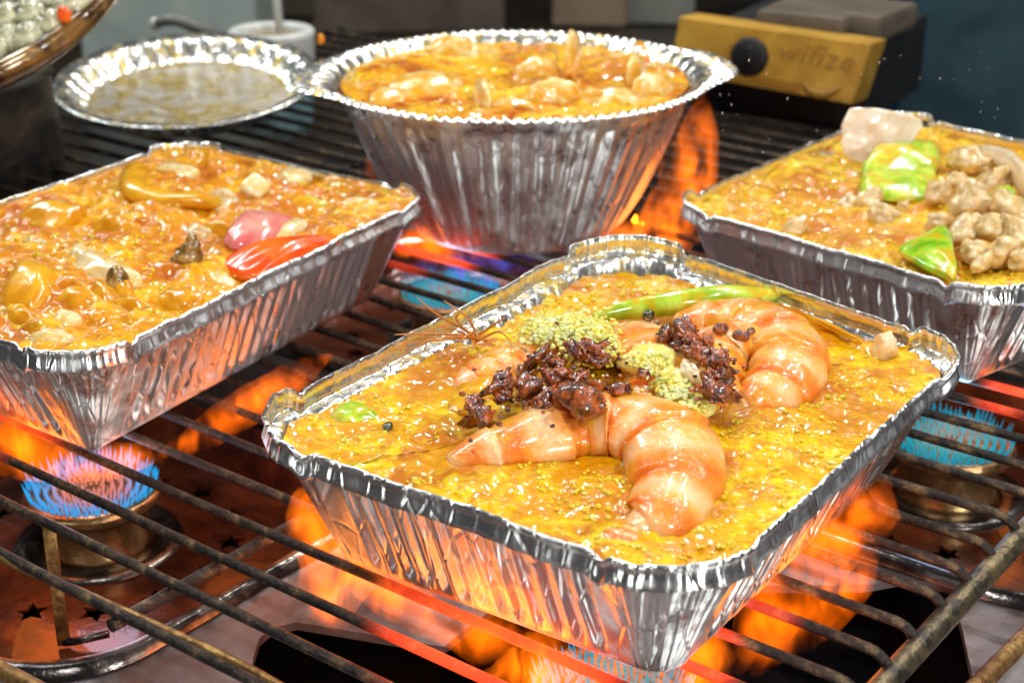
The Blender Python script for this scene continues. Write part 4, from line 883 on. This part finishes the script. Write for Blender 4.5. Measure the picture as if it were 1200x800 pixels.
# ochre portable gas stove
D = 92.
def Q(px, py, dist):
    d = CR * (px - 600) + CU * (400 - py) + CW * FPX; return CC + d / FPX * dist
tl, tr_, br, bl = Q(795, 20, D), Q(1021, 52, D - 5), Q(998, 123, D - 3.8), Q(784, 84, D + 1.2)
e = empty('portable_stove', (*((bl + br) / 2)[:2], -9.1), 'ochre front of a portable gas stove with a black knob', 'portable stove'); og = (*((bl + br) / 2)[:2], -9.1)
ux = (br - bl); W_ = np.linalg.norm(ux); ux /= W_; uy = (tl - bl); uy -= ux * (uy @ ux); Hh = np.linalg.norm(uy); uy /= Hh; un = np.cross(ux, uy)
if un @ (CC - tl) < 0: un = -un
def pl(u, v, w=0.): return bl * (1 - u) * (1 - v) + br * u * (1 - v) + tr_ * u * v + tl * (1 - u) * v + un * w
def panel(name, u0, v0, u1, v1, w0, w1, mat, r=.25):
    pts = [pl(u0, v0), pl(u1, v0), pl(u1, v1), pl(u0, v1)]
    front = [p + un * w1 for p in pts]; back = [p + un * w0 for p in pts]; mid = [p + un * (w1 - .15) for p in pts]; cc = sum(front) / 4; fr = [cc + (p - cc) * .975 for p in front]
    return MB().grid([back, mid, fr, [cc] * 4], True).build(name, mat, e, og, smooth=False)
panel('front_panel', 0, 0, 1, 1, -3, 0, M['ochre'])
panel('lower_recess', .25, .06, .72, .2, -.1, .12, M['skin']).data.materials[0] = M['print_gold']
kp = pl(.42, .50); R3 = Matrix((ux, uy, un)).transposed().to_4x4()
k1 = MB().lathe((0, 0, 0), [(1.15, 0), (1.12, .25), (1.0, .34), (0, .34)], 40).build('knob', M['black'], e); k1.matrix_world = Matrix.Translation((Vector(kp)) * S) @ R3
k1.matrix_parent_inverse = Matrix.Identity(4); k1.location = (Vector(kp) - Vector(og)) * S
k2 = MB().box((.1, .1, .4), (.35, 1.1, .3), bev=.1).build('knob_grip', M['black'], k1)
fc = bpy.data.curves.new('lettering', 'FONT'); fc.body = 'wifize'; fc.size = 1.7 * S; fc.extrude = .02 * S; fc.shear = .35; fc.space_character = 1.15; ft = bpy.data.objects.new('t', fc); sc.collection.objects.link(ft); fm = bpy.data.meshes.new_from_object(ft.evaluated_get(bpy.context.evaluated_depsgraph_get())); bpy.data.objects.remove(ft)
fm.materials.clear(); fm.materials.append(M['ink']); fo = bpy.data.objects.new('lettering', fm); sc.collection.objects.link(fo); fo.parent = e
fo.rotation_euler = R3.to_euler(); fo.location = (Vector(pl(.555, .53, .03)) - Vector(og)) * S
cv = [pl(.72 + .2 * t, .24 - .16 * math.sin(math.pi * t), .06) for t in np.linspace(0, 1, 9)]
MB().tube(cv, [.05, .15, .25, .32, .34, .32, .25, .15, .05], 8, rings=20).build('swoosh_mark', M['print_gold'], e, og)
# its body and pan supports behind the panel
MB().box(pl(.5, .2, -9), (W_ * .96, 13, 5), math.atan2(ux[1], ux[0]), bev=.5).build('stove_case', M['black'], e, og, smooth=False)
MB().box(pl(.55, 1.15, -6), (5.5, 7, 1.2), math.atan2(ux[1], ux[0]), bev=.4).build('pan_support', M['brown'], e, og, smooth=False)
MB().box(pl(.75, 1.15, -7), (5.0, 6, 1.6), math.atan2(ux[1], ux[0]) - .1, bev=.4).build('pan_support', M['brown'], e, og, smooth=False)
bgbox('blue_can', 1046, 150, -9, 3.4, 5, 13, M['blue'], 'dark blue can between the ochre stove and the navy panel', 'can', rz=-12)
bgbox('navy_cabinet', 1225, 200, -9, 22, 16, 40, M['navy'], 'tall dark blue enamel cabinet at the right rear', 'cabinet', rz=-14)

# oil droplets spitting above the right tray
rn = random.Random(21); mb = MB()
for i in range(60):
    px, py = rn.uniform(840, 1190), rn.uniform(60, 205); q = Q(px, py, rn.uniform(50, 68)); r = rn.uniform(.008, .020)
    if q[2] < 6.2: continue
    mb.ico(q, (r, r, r * rn.uniform(1, 4)), 1, rot=(rn.uniform(-.6, .6), rn.uniform(-.6, .6), 0))
tag(mb.build('oil_droplets', M['flake'], origin=(-30, 60, 8)), 'tiny oil droplets spitting into the air behind the right tray', 'oil droplets', kind='stuff')
